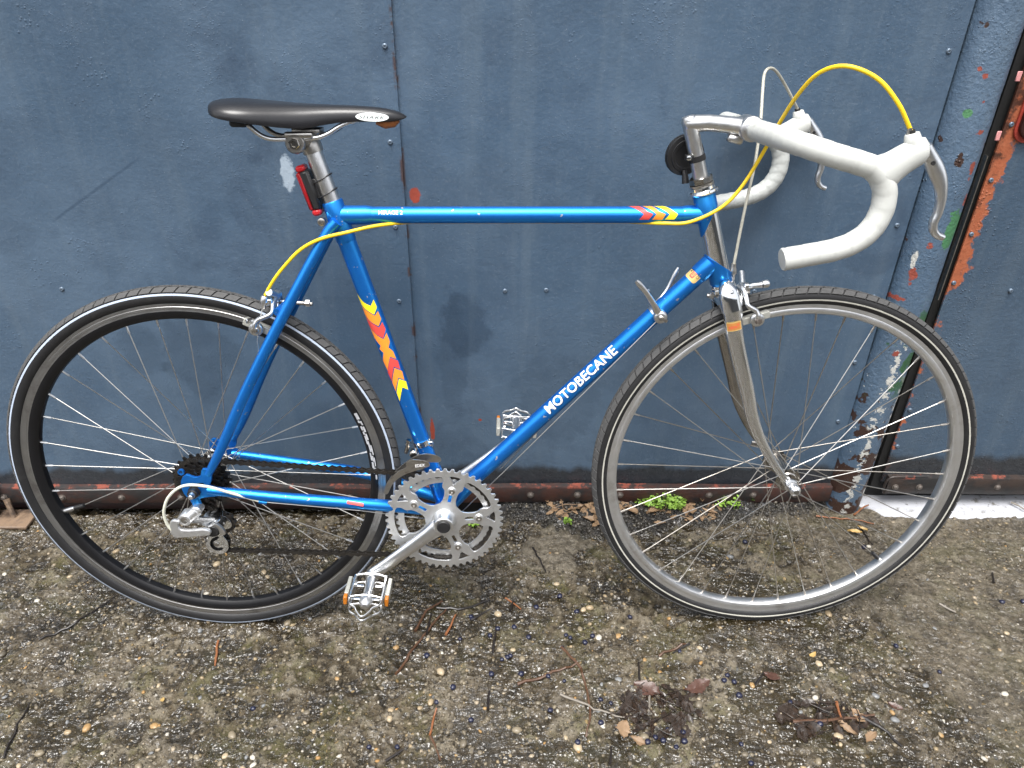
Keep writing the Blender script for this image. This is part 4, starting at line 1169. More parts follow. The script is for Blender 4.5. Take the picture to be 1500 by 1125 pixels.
# ------------------------------------------------------------------ drivetrain
def gear(n, pitch_r, tip=.0030, root=.0030, c=(0, 0), ph=0.0):
    o = []
    for k in range(n):
        for t, r in ((-.36, pitch_r - root), (-.14, pitch_r + tip), (.14, pitch_r + tip), (.36, pitch_r - root)):
            a = 2 * PI * (k + t) / n + ph
            o.append((c[0] + r * math.cos(a), c[1] + r * math.sin(a)))
    return o
def rot_loop(loop, a, c):
    ca, sa = math.cos(a), math.sin(a)
    return [(c[0] + x * ca - y * sa, c[1] + x * sa + y * ca) for x, y in loop]
crank_rot = math.radians(4)
outer = [gear(50, .1010, .0025, .0028, BB, .02)]
P2 = lambda r, d: (r * math.cos(math.radians(d)), r * math.sin(math.radians(d)))
for k in range(5):
    a = math.radians(36 + 72 * k) + crank_rot
    win = [P2(.0870, -20), P2(.0880, -10), P2(.0880, 0), P2(.0880, 10), P2(.0870, 20), P2(.0790, 22.5), P2(.0720, 21), P2(.0670, 21), P2(.0610, 23.5), P2(.052, 23.5), P2(.042, 20), P2(.0350, 12), P2(.0335, 0), P2(.0350, -12), P2(.042, -20), P2(.052, -23.5), P2(.0610, -23.5), P2(.0670, -21), P2(.0720, -21), P2(.0790, -22.5)]
    outer.append(rot_loop(smooth2(win, 3), a, BB))
    b = math.radians(72 * k) + crank_rot
    outer.append(rot_loop(smooth2([(.0730, 0), (.0780, .0030), (.0858, .0085), (.0880, .0105), (.0892, .0060), (.0895, 0), (.0892, -.0060), (.0880, -.0105), (.0858, -.0085), (.0780, -.0030)], 2), b, BB))
    outer.append(rot_loop([(.0365, -.0022), (.0375, -.0030), (.0505, -.0030), (.0515, -.0022), (.0515, .0022), (.0505, .0030), (.0375, .0030), (.0365, .0022)], b, BB))
ring = plate('outer_chainring', outer, -.0465, .0034, M['alu_ring'], bike, .0005)
cb = MB().lathe((0, 0, 0), (0, -1, 0), [(0, .0078), (.0012, .0078), (.0018, .0070)], 24).lathe((0, 0, 0), (0, -1, 0), [(.0018, .0054), (.0034, .0052), (.0038, .0044), (.0038, .0026), (.0015, .0024), (.0015, .00001)], 18, 1).mesh('chainring_bolt', [M['alu_ring'], M['steel']])
for k in range(5):
    q = P2(.0610, 72 * k); q = rot_loop([q], crank_rot, BB)[0]
    link('chainring_bolt', cb, ring, Matrix.Translation((q[0], -.0480, q[1])))
circ = lambda r, n, c: [(c[0] + r * math.cos(2 * PI * k / n), c[1] + r * math.sin(2 * PI * k / n)) for k in range(n)]
plate('inner_chainring', [gear(42, .0849, .0022, .0028, BB), circ(.0715, 90, BB)], -.0385, .0030, M['alu_ring'], bike, .0004)
for k in range(5):
    q = rot_loop([P2(.0610, 72 * k), P2(.0745, 72 * k)], crank_rot, BB)
    MB().tube([(q[0][0], -.0385, q[0][1]), (q[1][0], -.0385, q[1][1])], [.0080, .0065], 12, flat=[.0016, .0014], side=(0, 1, 0)).tube([(q[0][0], -.0365, q[0][1]), (q[0][0], -.0450, q[0][1])], .0045, 10).build('chainring_tab', M['alu_ring'], bike)
EYE = (-.2275, .1665)
FEYE = (2 * BB[0] - EYE[0], 2 * BB[1] - EYE[1])
for s, eye in ((-1, EYE), (1, FEYE)):
    A, E = P3(BB, .058 * s), P3(eye, .0755 * s)
    pts = [A.lerp(E, t) for t in (-.02, .03, .08, .14, .22, .4, .6, .8, .90, .955, .99, 1.03, 1.06)]
    arm = MB().tube(pts, [.008, .0165, .0168, .0150, .0132, .0122, .0116, .0114, .0118, .0126, .0122, .0098, .0050], 24, flat=[.006, .0095, .0098, .0092, .0080, .0072, .0068, .0066, .0068, .0072, .0072, .0062, .0035], side=(0, 1, 0))
    arm.lathe(P3(BB, .048 * s), (0, s, 0), [(0, .0215), (.002, .0215), (.006, .0195), (.018, .0182), (.0215, .0170), (.0225, .0150), (.0215, .0120), (.021, .00001)], 36)
    arm.lathe(P3(eye, .068 * s), (0, s, 0), [(0, .0105), (.002, .0118), (.013, .0118), (.015, .0105)], 24)
    ca = arm.build('crank_arm', M['alu_white'], bike, 50)
    MB().lathe(P3(BB, .0690 * s), (0, s, 0), [(0, .0118), (.0025, .0118), (.0036, .0105), (.0036, .0088), (.0032, .0086), (.0038, .004), (.0038, .00001)], 28).build('dust_cap', M['plastic'], ca)
# pedals
for s, eye in ((-1, EYE), (1, FEYE)):
    p = empty('pedal', bike, (eye[0], .084 * s, eye[1]))
    p.rotation_euler = (0, math.radians(4), 0)
    Y = lambda d_: d_ * s
    body = MB().lathe((0, 0, 0), (0, s, 0), [(-.006, .0055), (.002, .0055), (.002, .0080), (.006, .0100), (.014, .0092), (.030, .0072), (.044, .0082), (.056, .0108), (.062, .0112)], 24)
    body.build('pedal_body', M['alu_white'], p)
    MB().lathe((0, Y(.062), 0), (0, s, 0), [(0, .0115), (.006, .0110), (.010, .0085), (.013, .0060), (.0135, .0045), (.0135, .00001)], 24).build('end_cap', M['alu'], p)
    cg = MB()
    for sx in (-1, 1):
        cg.box((sx * .0265, Y(.036), 0), (.0008, .031, .0100), Matrix.Rotation(.05 * sx, 3, 'Z'), .0005)
        for zz in (-.0096, .0096): cg.box((sx * .0268, Y(.036), zz), (.0016, .031, .0010), bev=.0005)
    for yy, w_ in ((.006, .026), (.062, .027)):
        for zz in (-.0085, .0085):
            cg.tube(spline([(-w_, Y(yy), zz), (-.012, Y(yy - .004), zz * 1.05), (0, Y(yy - .005), zz * 1.08), (.012, Y(yy - .004), zz * 1.05), (w_, Y(yy), zz)], 5), .0013, 8, flat=.0022, side=(0, 0, 1))
    for zz in (-.0080, .0080):
        cg.tube(spline([(-.0268, Y(.062), zz), (-.0275, Y(.070), zz), (-.0235, Y(.080), zz), (-.0150, Y(.086), zz), (-.0100, Y(.094), zz * .7), (0, Y(.104), zz * .55), (.0100, Y(.094), zz * .7), (.0150, Y(.086), zz), (.0235, Y(.080), zz), (.0275, Y(.070), zz), (.0268, Y(.062), zz)], 4), .0012, 8, flat=.0026, side=(0, 0, 1))
    for sx in (-1, 1):
        for yy in (.022, .055): cg.box((sx * .018, Y(yy), 0), (.0085, .0030, .0012), bev=.0008)
    cg.build('pedal_cage', M['alu_white'], p, 40)
    for sx in (-1, 1):
        MB().box((sx * .0345, Y(.030), 0), (.0036, .022, .0085), bev=.001).build('reflector_holder', M['padw'], p)
        MB().box((sx * .0348, Y(.0575), 0), (.0032, .0055, .0080), bev=.001).build('reflector', M['amber'], p)
        MB().tube([(sx * .0262, Y(.024), .004), (sx * .0215, Y(.024), .004)], .0030, 10).build('cage_bolt', M['alu'], p)
# sprockets
CX, CZ = XR + .0005, .3365
for k, (n, y) in enumerate(((24, -.0310), (21, -.0362), (19, -.0414), (17, -.0466), (15, -.0518), (14, -.0570))):
    R = .0127 / (2 * math.sin(PI / n))
    plate('sprocket', [gear(n, R, .0026, .0034, (CX, CZ), k * .3), circ(max(R - .014, .016), 40, (CX, CZ))], y, .0020, M['cog'], bike, .0002)
MB().lathe((CX, -.0300, CZ), (0, -1, 0), [(0, .022), (.026, .018), (.030, .017), (.0305, .008), (.032, .007)], 30).build('freewheel_body', M['cog'], bike)
# rear derailleur
rd = empty('rear_derailleur', bike, (0, 0, 0))
MB().tube([(-.5145, -.074, .3030), (-.5225, -.076, .2960), (-.5320, -.078, .2890)], [.0098, .0100, .0105], 18).lathe((-.5145, -.064, .3035), (0, -1, 0), [(0, .0085), (.016, .0085), (.018, .006), (.018, .00001)], 20).build('hanger_knuckle', M['alu_ring'], rd)
MB().lathe((-.5338, -.066, .2900), (0, -1, 0), [(0, .0112), (.020, .0112), (.022, .0100), (.022, .0070), (.0205, .0065)], 24).lathe((-.5338, -.0860, .2900), (0, -1, 0), [(0, .0060), (.002, .0055), (.002, .0028), (.0005, .00001)], 14, 1).build('upper_pivot', [M['alu_ring'], M['steel']], rd)
plate('outer_link', [smooth2([(-.5575, .2880), (-.5600, .2740), (-.5570, .2600), (-.5480, .2570), (-.5100, .2600), (-.4950, .2620), (-.4930, .2700), (-.5040, .2745), (-.5240, .2725), (-.5400, .2735), (-.5450, .2800), (-.5420, .2890), (-.5500, .2930)], 3)], -.0870, .0075, M['alu_ring'], rd, .0018)
plate('inner_link', [smooth2([(-.5480, .2860), (-.5460, .2740), (-.5000, .2690), (-.4900, .2720), (-.4920, .2800), (-.5100, .2820), (-.5300, .2880)], 3)], -.0660, .0055, M['alu_ring'], rd, .0012)
MB().lathe((-.4945, -.056, .2610), (0, -1, 0), [(0, .0120), (.020, .0120), (.023, .0100), (.023, .00001)], 24).build('lower_pivot', M['plastic'], rd)
plate('knuckle_arm', [smooth2([(-.4990, .2700), (-.4900, .2780), (-.4780, .2680), (-.4730, .2560), (-.4790, .2520), (-.4860, .2600), (-.4960, .2620)], 3)], -.0740, .0060, M['alu'], rd, .0012)
for cx, cz, n in ((-.4850, .2600, 10), (-.5020, .2185, 10)):
    plate('jockey_wheel', [gear(n, .0190, .0025, .0035, (cx, cz)), circ(.004, 12, (cx, cz))], -.0480, .0050, M['plastic'], rd, .0006)
    MB().lathe((cx, -.044, cz), (0, -1, 0), [(0, .0050), (.012, .0050), (.0135, .0038), (.0135, .00001)], 14).build('jockey_bolt', M['steel'], rd)
cage_o = smooth2([(-.4990, .2750), (-.4860, .2790), (-.4740, .2720), (-.4690, .2600), (-.4740, .2520), (-.4860, .2480), (-.4890, .2380), (-.4820, .2240), (-.4830, .2080), (-.4920, .1985), (-.5060, .1975), (-.5170, .2050), (-.5210, .2180), (-.5170, .2320), (-.5080, .2420), (-.5040, .2550)], 3)
slot1 = smooth2([(-.4960, .2350), (-.5080, .2300), (-.5135, .2180), (-.5100, .2080), (-.5020, .2040), (-.4930, .2070), (-.4930, .2110), (-.5020, .2110), (-.5070, .2160), (-.5060, .2240), (-.4980, .2290)], 3)
plate('cage_plate', [cage_o, slot1], -.0545, .0018, M['chrome'], rd, .0003)
plate('cage_plate', [cage_o], -.0415, .0018, M['steel'], rd, .0003)
MB().lathe((-.4980, -.060, .2775), (-.30, -.35, .85), [(0, .0200), (.0012, .0200), (.0020, .0150), (.0022, .00001)], 30).build('guide_disc', M['chrome'], rd)
MB().tube(spline([(-.5200, -.083, .2575), (-.5170, -.080, .2440), (-.5190, -.077, .2280), (-.5270, -.074, .2130)], 5), .0012, 6).lathe((-.5270, -.074, .2140), (-.3, 0, -1), [(-.004, .0018), (.005, .0018)], 8).build('cable_tail', M['spoke'], rd)
# front derailleur
fd = empty('front_derailleur', bike)
sd = (P3(ST1) - P3(ST0)).normalized()
fc = P3(ST0) + sd * .4180
MB().lathe(fc, sd, [(-.0050, .0143), (-.0050, .0158), (.0050, .0158), (.0050, .0143)], 32, closed=True).box(fc + Vector((.016, -.004, -.001)), (.004, .005, .005), bev=.001).build('clamp_band', M['chrome'], fd)
MB().lathe(fc + Vector((-.012, -.018, -.010)), (0, -1, 0), [(0, .0075), (.012, .0075), (.014, .0055), (.014, .00001)], 16).box(fc + Vector((-.008, -.024, -.022)), (.006, .006, .012), bev=.002).lathe(fc + Vector((-.024, -.020, -.004)), (.3, 0, 1), [(-.008, .0035), (.008, .0035)], 10).lathe(fc + Vector((-.021, -.020, .010)), (.3, 0, 1), [(-.006, .0042), (.004, .0042)], 10).build('mechanism', M['chrome_dull'], fd)
plate('cage_outer', [smooth2([(-.1590, .3830), (-.1500, .3890), (-.1340, .3880), (-.1220, .3840), (-.1200, .3770), (-.1300, .3720), (-.1480, .3660), (-.1660, .3580), (-.1830, .3430), (-.1930, .3230), (-.1980, .3215), (-.2000, .3260), (-.1920, .3470), (-.1740, .3660), (-.1600, .3740)], 3)], -.0535, .0016, M['steel'], fd, .0003)
plate('cage_inner', [smooth2([(-.1450, .3880), (-.1250, .3930), (-.1060, .3880), (-.1010, .3800), (-.1080, .3760), (-.1300, .3760), (-.1480, .3680), (-.1660, .3560), (-.1830, .3400), (-.1930, .3230), (-.2000, .3260), (-.1860, .3520), (-.1660, .3730)], 3)], -.0400, .0016, M['steel'], fd, .0003)
MB().tube([(-.1970, -.0535, .3235), (-.1970, -.0400, .3235)], .0026, 10).build('cage_bolt', M['alu'], fd)
bm = text_bm('EDEX', .016, .0055, .01)
bend(bm, lambda u, v: Vector((-.1440 + u, -.0546, .3745 + v + u * .12)), 'small_lettering', M['white_p'], fd, 1.0)
# chain: links laid along the real path
chain = empty('chain', bike)
def arc(c, r, a0, a1, n=10): return [(c[0] + r * math.cos(math.radians(a0 + (a1 - a0) * i / n)), c[1] + r * math.sin(math.radians(a0 + (a1 - a0) * i / n))) for i in range(n + 1)]
R1 = .0849; CS = (CX, CZ); RSP = .0127 / (2 * math.sin(PI / 21))
path = arc(CS, RSP, 215, 92, 10) + arc(BB, R1, 92, -94, 24) + arc((-.5020, .2185), .0175, -92, -255, 10) + arc((-.4850, .2600), .0175, -60, 85, 8)
ys = [-.0362] * 11 + [-.0385] * 25 + [-.0480] * 20
pp = [Vector((p[0], y, p[1])) for p, y in zip(path, ys)] 
pp.append(pp[0])
seg = [(pp[i + 1] - pp[i]).length for i in range(len(pp) - 1)]
total = sum(seg); NL = int(total / .0127) // 2 * 2; step = total / NL
def along(t):
    t = t % total
    for i, L in enumerate(seg):
        if t <= L: return pp[i].lerp(pp[i + 1], t / max(L, 1e-9))
        t -= L
    return pp[0]
def link_mesh(hw):
    lp = []
    for cx, a0 in ((.00635, -90), (-.00635, 90)): lp += [(cx + .0043 * math.cos(math.radians(a0 + 30 * k)), .0043 * math.sin(math.radians(a0 + 30 * k))) for k in range(7)]
    lp.insert(7, (0, .0021)); lp.append((0, -.0021))
    mb = MB()
    for s in (-1, 1): mb.prism(lp, s * hw - .0005, s * hw + .0005)
    for cx in (-.00635, .00635): mb.tube([(cx, -hw - .0008, 0), (cx, hw + .0008, 0)], .0020, 6)
    return mb.mesh('link', M['chain'], 30)
lm = (link_mesh(.0022), link_mesh(.0034))
for k in range(NL):
    a, b = along(k * step), along((k + 1) * step)
    d = (b - a).normalized(); n = Vector((0, 1, 0)); n = (n - d * n.dot(d)).normalized(); u = d.cross(n)
    Mx = Matrix((d, n, u)).transposed().to_4x4(); Mx.translation = (a + b) / 2
    link('link', lm[k % 2], chain, Mx)

# ------------------------------------------------------------------ shift levers on the down tube
dd = (P3(DT1) - P3(DT0)).normalized(); base = P3(DT0) + dd * ((.2530 - DT0[0]) / dd.x)
MB().lathe(base - dd * .006, dd, [(0, .0143), (0, .0156), (.012, .0156), (.012, .0143)], 32, closed=True).build('lever_clamp', M['chrome'], bike)
for s, tip, mid in ((-1, (.2085, -.036, .6955), (.2290, -.033, .6720)), (1, (.2900, .036, .6970), (.2740, .033, .6600))):
    c0 = Vector((base.x + .001, 0, base.z))
    sl = MB().lathe(c0 + Vector((0, .013 * s, 0)), (0, s, 0), [(0, .0100), (.004, .0105), (.009, .0110), (.012, .0110), (.0145, .0095), (.0155, .0060), (.0155, .00001)], 28)
    sl.tube(spline([c0 + Vector((0, .022 * s, 0)), Vector(mid), Vector(tip)], 5), [.0070, .0066, .0058, .0050, .0046, .0042, .0042, .0044, .0048, .0046, .0030], 14, flat=[.0045, .0042, .0038, .0034, .0030, .0028, .0028, .0028, .0030, .0030, .0020], side=(0, 1, 0))
    o = sl.build('shift_lever', M['alu'], bike, 50)
    MB().lathe(c0 + Vector((0, .0280 * s, 0)), (0, s, 0), [(0, .0042), (.003, .0040), (.004, .0030), (.004, .00001)], 14).box(c0 + Vector((.004, .033 * s, -.001)), (.0065, .0012, .0028), Matrix.Rotation(.6, 3, 'Y'), .0006).build('tension_screw', M['steel'], o)

# ------------------------------------------------------------------ brakes
def brake(name, px, pz, sgn, rimc, pad, cable_side):
    """side-pull caliper; sgn = direction (along x) away from the frame, rimc = wheel centre"""
    b = empty(name, bike)
    g = lambda dx, y, dz: Vector((px + dx * sgn, y, pz + dz))
    MB().tube([g(-.048, 0, -.003), g(.020, 0, .002)], .0032, 12).lathe(g(.012, 0, .0015), (sgn, 0, .05), [(0, .0075), (.004, .0075), (.007, .005)], 6).build('centre_bolt', M['steel'], b, 30)
    MB().lathe(g(-.038, 0, -.002), (-sgn, 0, 0), [(0, .0060), (.006, .0060), (.007, .0045)], 6).build('bolt_nut', M['alu'], b, 30)
    pv = Vector(pad)
    for s in (-1, 1):
        py = pv.y * -s if False else abs(pv.y) * s
        off = .0045 if s < 0 else .0095
        pts = spline([g(off, -.004 * s, .012), g(off, .010 * s, .012), g(off + .002, .026 * s, .004), g(off + .004, .036 * s, -.008), Vector((pv.x - .003 * sgn, .0385 * s, pv.z + .014)), Vector((pv.x, .036 * s, pv.z - .004))], 5)
        n = len(pts)
        arm = MB().tube(pts, [.0058 - .0014 * math.sin(PI * i / n) + (.0030 if i > n - 6 else 0) for i in range(n)], 14, flat=[.0048 - .0012 * math.sin(PI * i / n) for i in range(n)], side=(1, 0, 0))
        arm.lathe(Vector((pv.x, .0330 * s, pv.z)), (0, s, 0), [(0, .0110), (.0055, .0110), (.0065, .0098)], 20)
        if s == cable_side:
            arm.tube([g(off, .006 * s, .012), g(off + .002, .020 * s, .020), g(off + .004, .032 * s, .026)], [.005, .0048, .0055], 12)
        a_ = arm.build('caliper_arm', M['alu_white'] if name == 'front_brake' else M['alu'], b, 50)
        MB().lathe(Vector((pv.x, .0395 * s, pv.z)), (0, s, 0), [(0, .0062), (.004, .0060), (.0045, .0052)], 6).lathe(Vector((pv.x, .0435 * s, pv.z)), (0, s, 0), [(0, .0040), (.002, .0036), (.002, .00001)], 12).build('pad_nut', M['bolt_rust'] if name == 'front_brake' else M['steel'], a_, 30)
        # brake block lying along the rim
        rad = (pv - Vector((rimc[0], pv.y, rimc[1]))).normalized(); tan = Vector((-rad.z, 0, rad.x))
        Rm = Matrix((tan, Vector((0, 1, 0)), rad)).transposed()
        ctr = Vector((rimc[0], 0, rimc[1])) + rad * .3085
        MB().box(ctr + Vector((0, .0235 * s, 0)), (.0240, .0040, .0058), Rm, .0012).build('brake_pad_holder', M['padw'], b)
        MB().box(ctr + Vector((0, .0163 * s, 0)), (.0225, .0034, .0050), Rm, .0010).build('brake_pad', M['pad'], b)
        MB().tube([Vector((pv.x, .026 * s, pv.z)), Vector((pv.x, .040 * s, pv.z))], .003, 8).build('pad_stud', M['steel'], b)
    # return spring
    MB().tube(spline([g(.001, -.004, .004), g(.002, -.016, .004), g(.001, -.026, -.010), g(.003, -.030, -.028)], 5), .0012, 8).build('spring', M['chrome'], b)
    return b, g
fb, g = brake('front_brake', .3790, .6640, 1, (XF, .3385), (.4050, -.036, .6330), 1)
MB().lathe((.3690, .004, .7065), (.06, 0, -1), [(-.006, .0042), (0, .0045), (.004, .0058), (.010, .0058), (.011, .004), (.022, .003)], 14).build('barrel_adjuster', M['steel'], fb)
MB().tube([(.3702, .004, .6960), (.3740, .006, .6780)], .0012, 6).build('inner_cable', M['spoke'], fb)
MB().tube([(.3900, -.012, .6790), (.3960, -.024, .6850), (.4080, -.028, .6880)], [.0042, .0046, .0050], 12).lathe((.4080, -.028, .6880), (1, 0, .25), [(0, .0058), (.003, .0062), (.008, .0060), (.010, .0045), (.010, .00001)], 14).box((.3880, -.014, .6800), (.005, .007, .006), bev=.0015).build('quick_release', M['alu_white'], fb)
rb_, g = brake('rear_brake', -.3500, .6480, -1, (XR, .3350), (-.3850, -.036, .6150), -1)
MB().lathe((-.3672, -.028, .6660), (-.25, 0, -1), [(-.001, .0042), (.001, .0058), (.008, .0060), (.009, .0042), (.020, .0036)], 14).build('barrel_adjuster', M['alu'], rb_)
MB().box((-.3640, -.022, .6560), (.008, .008, .0045), Matrix.Rotation(-.4, 3, 'Y'), .0015).build('cable_yoke', M['chrome'], rb_)
MB().tube([(-.3720, -.030, .6480), (-.3790, -.040, .6230), (-.3835, -.042, .5960), (-.3835, -.042, .5780)], .0009, 6).lathe((-.3835, -.042, .5790), (0, 0, -1), [(-.002, .0016), (.010, .0014)], 8).build('inner_cable', M['spoke'], rb_)
MB().lathe((-.3900, -.034, .6290), (-.8, -.6, 0), [(0, .0045), (.008, .0045), (.009, .0035)], 6).build('cable_anchor', M['chrome'], rb_, 30)

# ------------------------------------------------------------------ saddle, seatpost, rear light, bell
d = -sd
p0 = P3(ST0)
MB().tube([p0 - d * .02, p0 + d * .060, p0 + d * .092, p0 + d * .100], [.0131, .0131, .0128, .0118], 28).build('seatpost', M['alu'], bike)
CL = Vector((-.2830, 0, .8975))
mb = MB().tube([p0 + d * .085, p0 + d * .094, p0 + d * .103], [.0150, .0156, .0142], 24)
mb.tube([CL + Vector((0, -.020, 0)), CL + Vector((0, .020, 0))], .0090, 16)
for s in (-1, 1):
    mb.lathe(CL + Vector((-.012, .0165 * s, -.004)), (0, s, 0), [(0, .0135), (.003, .0145), (.010, .0145), (.012, .0125)], 20)
    mb.box(CL + Vector((-.006, .0220 * s, .0075)), (.0200, .0065, .0040), bev=.0015)
mb.box(CL + Vector((.002, 0, .012)), (.020, .016, .0035), bev=.001)
sc_ = mb.build('seat_clamp', M['steel'], bike, 45)
MB().lathe(CL + Vector((-.012, -.0285, -.004)), (0, -1, 0), [(0, .0085), (.004, .0082), (.005, .0072), (.005, .0045), (.003, .004), (.003, .00001)], 6).build('clamp_nut', M['chrome_dull'], sc_, 25)
for s in (-1, 1):
    MB().tube(spline([(-.372, .030 * s, .9240), (-.3600, .029 * s, .9200), (-.3450, .0265 * s, .9060), (-.3300, .0240 * s, .8995), (-.3080, .0225 * s, .8990), (-.2700, .0215 * s, .9005), (-.2500, .0200 * s, .9055), (-.2270, .0170 * s, .9185), (-.2000, .012 * s, .9260), (-.1700, .006 * s, .9280)], 5), .0036, 12).build('saddle_rail', M['steel'] if s > 0 else M['alu_white'], bike)
def saddle():
    st_ = [  # x, half width, top z, bottom-edge z, dome exponent
        (-.4110, .018, .9455, .9400), (-.4090, .036, .9488, .9365), (-.4030, .052, .9512, .9325), (-.3920, .0630, .9522, .9290), (-.3760, .0680, .9522, .9262), (-.3580, .0670, .9512, .9235),
        (-.3400, .0610, .9500, .9205), (-.3220, .0535, .9490, .9175), (-.3050, .0470, .9480, .9150), (-.2890, .0410, .9472, .9135), (-.2730, .0360, .9464, .9140), (-.2580, .0310, .9458, .9165), (-.2430, .0270, .9452, .9195),
        (-.2260, .0240, .9446, .9215), (-.2080, .0215, .9438, .9222), (-.1900, .0198, .9428, .9220), (-.1730, .0180, .9412, .9218), (-.1580, .0152, .9388, .9222), (-.1470, .0115, .9356, .9236), (-.1395, .0065, .9318, .9260), (-.1365, .0020, .9290, .9280)]
    n = 28; v, f = [], []
    for x, w_, zt, zb in st_:
        for k in range(n):
            a = PI * k / (n - 1)
            cx, cz = math.cos(a), math.sin(a)
            sag = .0012 * math.exp(-((x + .29) / .07) ** 2) * math.exp(-(cx / .4) ** 2)
            yy = w_ * math.copysign(abs(cx) ** .82, cx)
            v.append((x, yy, zb + (zt - zb) * cz ** .62 - sag))
        for k in range(n):                       # underside, tucked in
            a = PI * (n - 1 - k) / (n - 1)
            v.append((x, (w_ - min(.003, w_ * .4)) * math.cos(a), zb + (zt - zb) * (.35 * math.sin(a)) ** .8 + .0015))
    L = 2 * n
    for i in range(len(st_) - 1):
        for k in range(L):
            k2 = (k + 1) % L
            f.append((i * L + k, i * L + k2, (i + 1) * L + k2, (i + 1) * L + k))
    f += [tuple(range(L - 1, -1, -1)), tuple((len(st_) - 1) * L + k for k in range(L))]
    me = MB().add(v, f).mesh('saddle', M['leather'], 60)
    o = link('saddle', me, bike)
    sub = o.modifiers.new('smooth', 'SUBSURF'); sub.levels = sub.render_levels = 1
    return o
sad = saddle()
MB().box((-.3690, 0, .9215), (.012, .040, .0055), bev=.003).build('rear_rail_block', M['plastic'], sad)
MB().tube([(-.1800, 0, .9235), (-.1680, 0, .9205), (-.1560, 0, .9215), (-.1480, 0, .9240)], [.006, .0085, .0075, .003], 14, flat=[.008, .011, .009, .004], side=(0, 1, 0)).build('nose_trim', M['saddle_tip'], sad)
def sad_map(u, v):                               # near flank of the nose
    x = -.2070 + u
    w_ = np.interp(x, [-.2260, -.2080, -.1900, -.1730, -.1580], [.0240, .0215, .0198, .0180, .0152]); zt = np.interp(x, [-.2260, -.1730, -.1580], [.9446, .9412, .9388]); zb = .9218
    z = .9235 + v - u * .03
    q = min(max((z - zb) / (zt - zb), .001), 1) ** (1 / .62)
    cx = math.sqrt(max(0, 1 - q * q)) ** .82
    return Vector((x, -w_ * cx - .0006, z))
el = lambda a, b, n=32: [(.0235 + a * math.cos(2 * PI * k / n), .0068 + b * math.sin(2 * PI * k / n)) for k in range(n)]
off = lambda q: (lambda u, v: sad_map(u, v) + Vector((0, -q, 0)))
bend(poly_bm(el(.0240, .0068)), off(.0), 'badge_rim', M['black_p'], sad, .0015)
bend(poly_bm(el(.0232, .0060)), off(.0004), 'badge', M['badge'], sad, .0015)
bm = text_bm('SHARK', .036, .0046, -.012, .25, 1.1)
bend(bm, lambda u, v: sad_map(u + .0052, v + .0045) + Vector((0, -.0008, 0)), 'badge_lettering', M['black_p'], sad, .0015)

lt = empty('rear_light', bike)
back = Vector((-.9611, 0, -.2763))
Rl = Matrix((back, Vector((0, 1, 0)), d)).transposed()
lc = p0 + d * .0360 + back * .0225
MB().box(lc, (.0075, .0135, .0300), Rl, .004).box(lc - back * .008, (.004, .008, .014), Rl, .001).build('light_body', M['plastic'], lt)
MB().box(lc + back * .0085, (.0042, .0120, .0290), Rl, .003).build('lens', M['red_lens'], lt)
for q_ in (-1, 1): MB().box(lc + back * .003 + d * (.0330 * q_), (.0070, .0125, .0050), Rl, .003).build('lens_end', M['red_bright'], lt)
for k, t in enumerate((.025, .047)):
    c0 = p0 + d * t
    ring_pts = [c0 + (Vector((.9611, 0, .2763)) * math.cos(a) + Vector((0, 1, 0)) * math.sin(a)) * (.0140 + .004 * max(0, -math.cos(a))) + d * (.0030 * math.cos(a)) for a in np.linspace(0, 2 * PI, 29)]
    MB().tube(ring_pts, .0011, 8, cap=False).build('strap', M['plastic'], lt)

bell = empty('bell', bike)
bc = Vector((.2795, .030, .8745)); bx = Vector((-.25, 1, .12)).normalized()
MB().lathe(bc, bx, [(-.006, .0120), (-.005, .0285), (-.0045, .0300), (-.0020, .0305), (-.0015, .0290), (.0005, .0290), (.0010, .0305), (.0040, .0305), (.0050, .0290), (.0110, .0260), (.0165, .0190), (.0195, .0090), (.0200, .00001)], 40).lathe(bc, -bx, [(.005, .0240), (.0065, .0235), (.0068, .0190), (.0062, .0180)], 36).build('dome', M['plastic'], bell, 30)
q = ht(-.0610)
MB().lathe(q, HD, [(-.0042, .0113), (-.0042, .0130), (.0042, .0130), (.0042, .0113)], 30, closed=True).box(q + Vector((-.012, -.004, .001)), (.006, .006, .0042), bev=.001).build('clamp_strap', M['plastic'], bell)
MB().lathe(q + Vector((-.014, -.0090, .001)), (0, -1, 0), [(0, .0038), (.002, .0036), (.0024, .0026), (.0024, .00001)], 12).build('clamp_screw', M['chrome'], bell)
MB().tube([bc + Vector((.001, -.004, -.022)), bc + Vector((.003, -.006, -.032)), bc + Vector((.0045, -.007, -.041))], [.0035, .0050, .0060], 12).build('bell_lever', M['plastic'], bell)

# ------------------------------------------------------------------ litter on the ground
def gz(x, y):
    h, _, _, _, _ = ground_h(np.array([x]), np.array([y])); return float(h[0])
M['twig_dark'] = simple('wet_dark_twig', (.014, .011, .010), .3, 0, .5, 150, bump=.5, bsc=300)
M['twig_brown'] = simple('brown_twig', (.075, .036, .018), .42, 0, .5, 150, bump=.5, bsc=300)
M['twig_rust'] = simple('reddish_twig', (.20, .075, .028), .5, 0, .35, 150, bump=.4, bsc=300)
M['twig_grey'] = simple('grey_twig', (.17, .15, .125), .55, 0, .35, 150, bump=.4, bsc=300)
M['berry'] = simple('blue_black_berry', (.012, .014, .034), .16, 0, .5, 260, .1, .3, 300)
M['tar_stone'] = stone_mat('tar_chunk', [(0, (.008, .008, .009)), (.35, (.016, .016, .017)), (.7, (.030, .030, .031)), (.88, (.055, .052, .048)), (.96, (.14, .125, .10))], .34)
